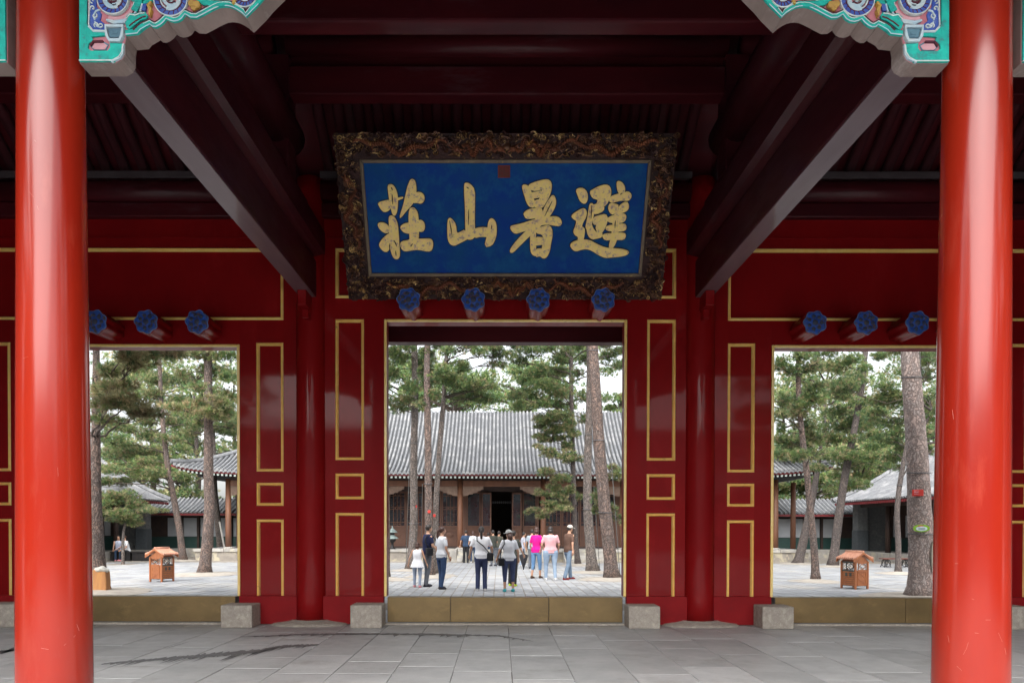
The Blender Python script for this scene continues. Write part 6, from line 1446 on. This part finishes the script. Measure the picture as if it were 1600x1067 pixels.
    if bag:
        side, bm, zb_, strap = bag; bx_ = side * (hipw + .13)
        bagroot = thing('shoulder_bag', 'dark bag on the hip of the %s' % ' '.join(lab.replace(',', '').split()[:8]), 'bag', (0, 0, 0))
        b = MB(); b.box(bx_ - .07, bx_ + .10, -.12, .06, zb_, zb_ + .22); o = b.build('bag_body', bm, bagroot, bevel=.03)
        top_ = [-side * .10, sw * .0]; b = MB()
        sx = -side * sw * .62 if strap == 'cross' else side * sw * .85
        P_ = [(bx_, -.03, zb_ + .2), ((bx_ + sx) / 2 + (0 if strap == 'cross' else side * .06), -.152, (zb_ + shz) / 2 + .1), (sx * .98, -.128, shz - .06), (sx * .97, -.04, shz + .045), (sx * .95, .08, shz + .035), (sx, .155 + lean, shz - .12)]
        b.tube(P_, .014, 6); b.build('strap', bm, bagroot, smooth=True)
    for o in (root, bagroot):
        if o is None: continue
        o.location = (g_[0], g_[1], zb + (seat or 0) + .004); o.rotation_euler = (0, 0, face); o.scale = (k, k, k)
    return root
wht = cloth('white_shirt_cloth', (0.88, 0.89, 0.92), (0.82, 0.84, 0.88)); greyt = cloth('pale_grey_tee', (0.70, 0.73, 0.78), (0.62, 0.65, 0.7)); navy = cloth('navy_cloth', (0.018, 0.022, 0.07), (0.014, 0.018, 0.05))
navyt = cloth('navy_trouser_cloth', (0.05, 0.065, 0.14), (0.04, 0.05, 0.11)); jeans = cloth('blue_denim', (0.04, 0.075, 0.16), (0.03, 0.055, 0.12)); pjeans = cloth('pale_denim', (0.36, 0.42, 0.52), (0.28, 0.34, 0.45)); mjeans = cloth('mid_denim', (0.10, 0.20, 0.36), (0.14, 0.25, 0.40))
greyp = cloth('grey_trouser_cloth', (0.15, 0.16, 0.18), (0.11, 0.12, 0.14)); blk = cloth('black_cloth', (0.02, 0.02, 0.024), (0.03, 0.03, 0.034)); mag = cloth('magenta_cloth', (0.72, 0.01, 0.26), (0.58, 0.01, 0.22)); pnk = cloth('pale_pink_cloth', (0.72, 0.42, 0.44), (0.62, 0.33, 0.36))
pshoe = cloth('pink_shoe', (0.75, 0.30, 0.32)); bshoe = cloth('black_shoe', (0.03, 0.03, 0.04)); tshoe = cloth('teal_shoe', (0.05, 0.35, 0.38)); yshoe = cloth('lime_shoe', (0.55, 0.70, 0.05)); beige = cloth('beige_cap_cloth', (0.60, 0.56, 0.50)); greycap = cloth('pale_grey_cap_cloth', (0.52, 0.53, 0.52), (.35, .36, .36)); dblue = cloth('dark_blue_cloth', (0.04, 0.07, 0.13)); olive = cloth('dark_olive_cloth', (0.06, 0.065, 0.055)); leather = cloth('black_leather', (0.015, 0.016, 0.02), rough=.4); brown = cloth('brown_cloth', (0.13, 0.075, 0.055)); wshoe = cloth('white_shoe', (.6, .6, .6)); stripe = cloth('blue_white_cloth', (.45, .52, .75), (.62, .65, .72), scale=25)
rd = math.radians
person(652, 917, 1.18, rd(-10), 'small girl in a white dress top, pale trousers and pink shoes, back turned', wht, pjeans, pshoe, 'bob', sleeve='none', female=True, skirt=True, hairm=HAIRB, arms=((-.16, .02), (.16, .02)), wide=1.15)
person(667, 916, 1.66, rd(-62), 'man in a dark navy shirt and grey trousers looking right', navy, greyp, bshoe, 'short', arms=((-.04, .04), (.04, .14)), bag=(1, leather, .86, 'side'), wide=1.1)
person(690, 920, 1.60, rd(-48), 'woman in a pale grey tee and blue jeans with a long ponytail hanging', greyt, jeans, bshoe, 'ponytail', female=True, arms=((-.04, .02), (.05, .04)), hairm=HAIRB, head_turn=rd(-22), step=.07)
person(752, 923, 1.61, rd(2), 'woman in a white shirt and navy trousers with a black strap across her back', wht, navyt, wshoe, 'ponytail', female=False, arms=((-.12, .08), (.12, .12)), bag=(1, leather, .80, 'cross'), wide=1.02, step=.0)
person(795, 924, 1.52, rd(12), 'woman in a pale cap, white tee and navy cropped trousers', greyt, navyt, tshoe, 'long', female=True, trouser='capri', arms=((-.12, .06), (.10, .04)), hat=greycap, bag=(-1, leather, .72, 'side'), wide=1.12, hairm=HAIRB, step=.01, head_turn=rd(25))
person(801, 915, 1.50, rd(-20), 'person in dark clothes and lime shoes standing behind the woman in the cap', olive, blk, yshoe, 'short', arms=((-.05, .02), (.1, .10)))
person(838, 903, 1.60, rd(-30), 'woman in a magenta tee and cropped jeans walking away', mag, mjeans, cloth('brown_shoe', (.09, .05, .035)), 'bob', female=True, trouser='capri', hairm=HAIRB, arms=((-.08, .06), (.06, .06)), step=-.10)
person(860, 906, 1.62, rd(10), 'stout woman in a pale pink tee and pale jeans, seen from behind', pnk, cloth('washed_jeans', (.22, .30, .42), (.30, .38, .48)), wshoe, 'bob', female=True, arms=((-.08, .08), (.08, .08)), wide=1.32, step=.08)
person(888, 905, 1.66, rd(-60), 'man in a beige cap, brown shirt and washed jeans walking right', brown, cloth('grey_blue_jeans', (.18, .25, .34)), cloth('dark_red_shoe', (.2, .03, .03)), 'short', hat=beige, step=.18, arms=((-.06, .12), (.06, -.04)), wide=1.05)
person(831, 888, 1.52, rd(-8), 'person in a pale blue grey tee just behind the magenta tee', cloth('pale_blue_tee', (.40, .46, .52)), greyp, bshoe, 'short', arms=((-.07, .08), (.06, .05)))
person(728, 879, 1.46, rd(0), 'man in a dark blue tee standing near the steps, leftmost of the far visitors', dblue, blk, bshoe, 'short', wide=1.05)
person(739, 879, 1.42, rd(25), 'person in a light top half hidden behind the woman with the black strap', greyt, dblue, wshoe, 'bob', female=True, hairm=HAIRB)
person(771, 884, 1.48, rd(35), 'man in a dark shirt standing before the open hall door', olive, greyp, bshoe, 'short', arms=((-.06, .12), (.06, .12)))
person(779, 882, 1.44, rd(-30), 'person in an olive shirt beside the man before the open hall door', cloth('olive_shirt', (.09, .09, .07)), greyp, bshoe, 'short', arms=((-.06, .12), (.06, .12)))
person(763, 876, 1.36, rd(0), 'woman in a dusky pink top far away beside the open hall door', cloth('dusky_pink', (.40, .22, .22)), dblue, bshoe, 'bob', female=True)
person(817, 884, 1.40, rd(-80), 'child in pale striped clothes in front of the steps', cloth('pale_lilac', (.48, .48, .55), (.4, .42, .5)), pjeans, wshoe, 'short', step=.12)
# the seated pair
person(186, 869, 1.58, rd(200), 'person in a blue and white sleeveless top, left on the black stone bench', stripe, dblue, pshoe, 'short', pose='sit', sleeve='none', Y=p1[1] + .28, seat=-.01, arms=((-.02, .05), (.02, .05)))
person(200, 869, 1.58, rd(150), 'person in a white top, right on the black stone bench', wht, blk, pshoe, 'short', pose='sit', Y=p1[1] + .28, seat=-.01, arms=((-.02, .05), (.02, .05)), hairm=HAIRB)
# dark folded umbrella held by the person behind the woman in the cap
g_ = gnd(818, 905); b = MB(); b.lathe([(.012, .30), (.03, .38), (.15, .75), (.03, .80), (.012, .95)], (g_[0], g_[1], 0), 10); o = b.build('umbrella', blk, smooth=True); tag(o, 'half folded dark umbrella hanging right of the woman in the cap', 'umbrella')
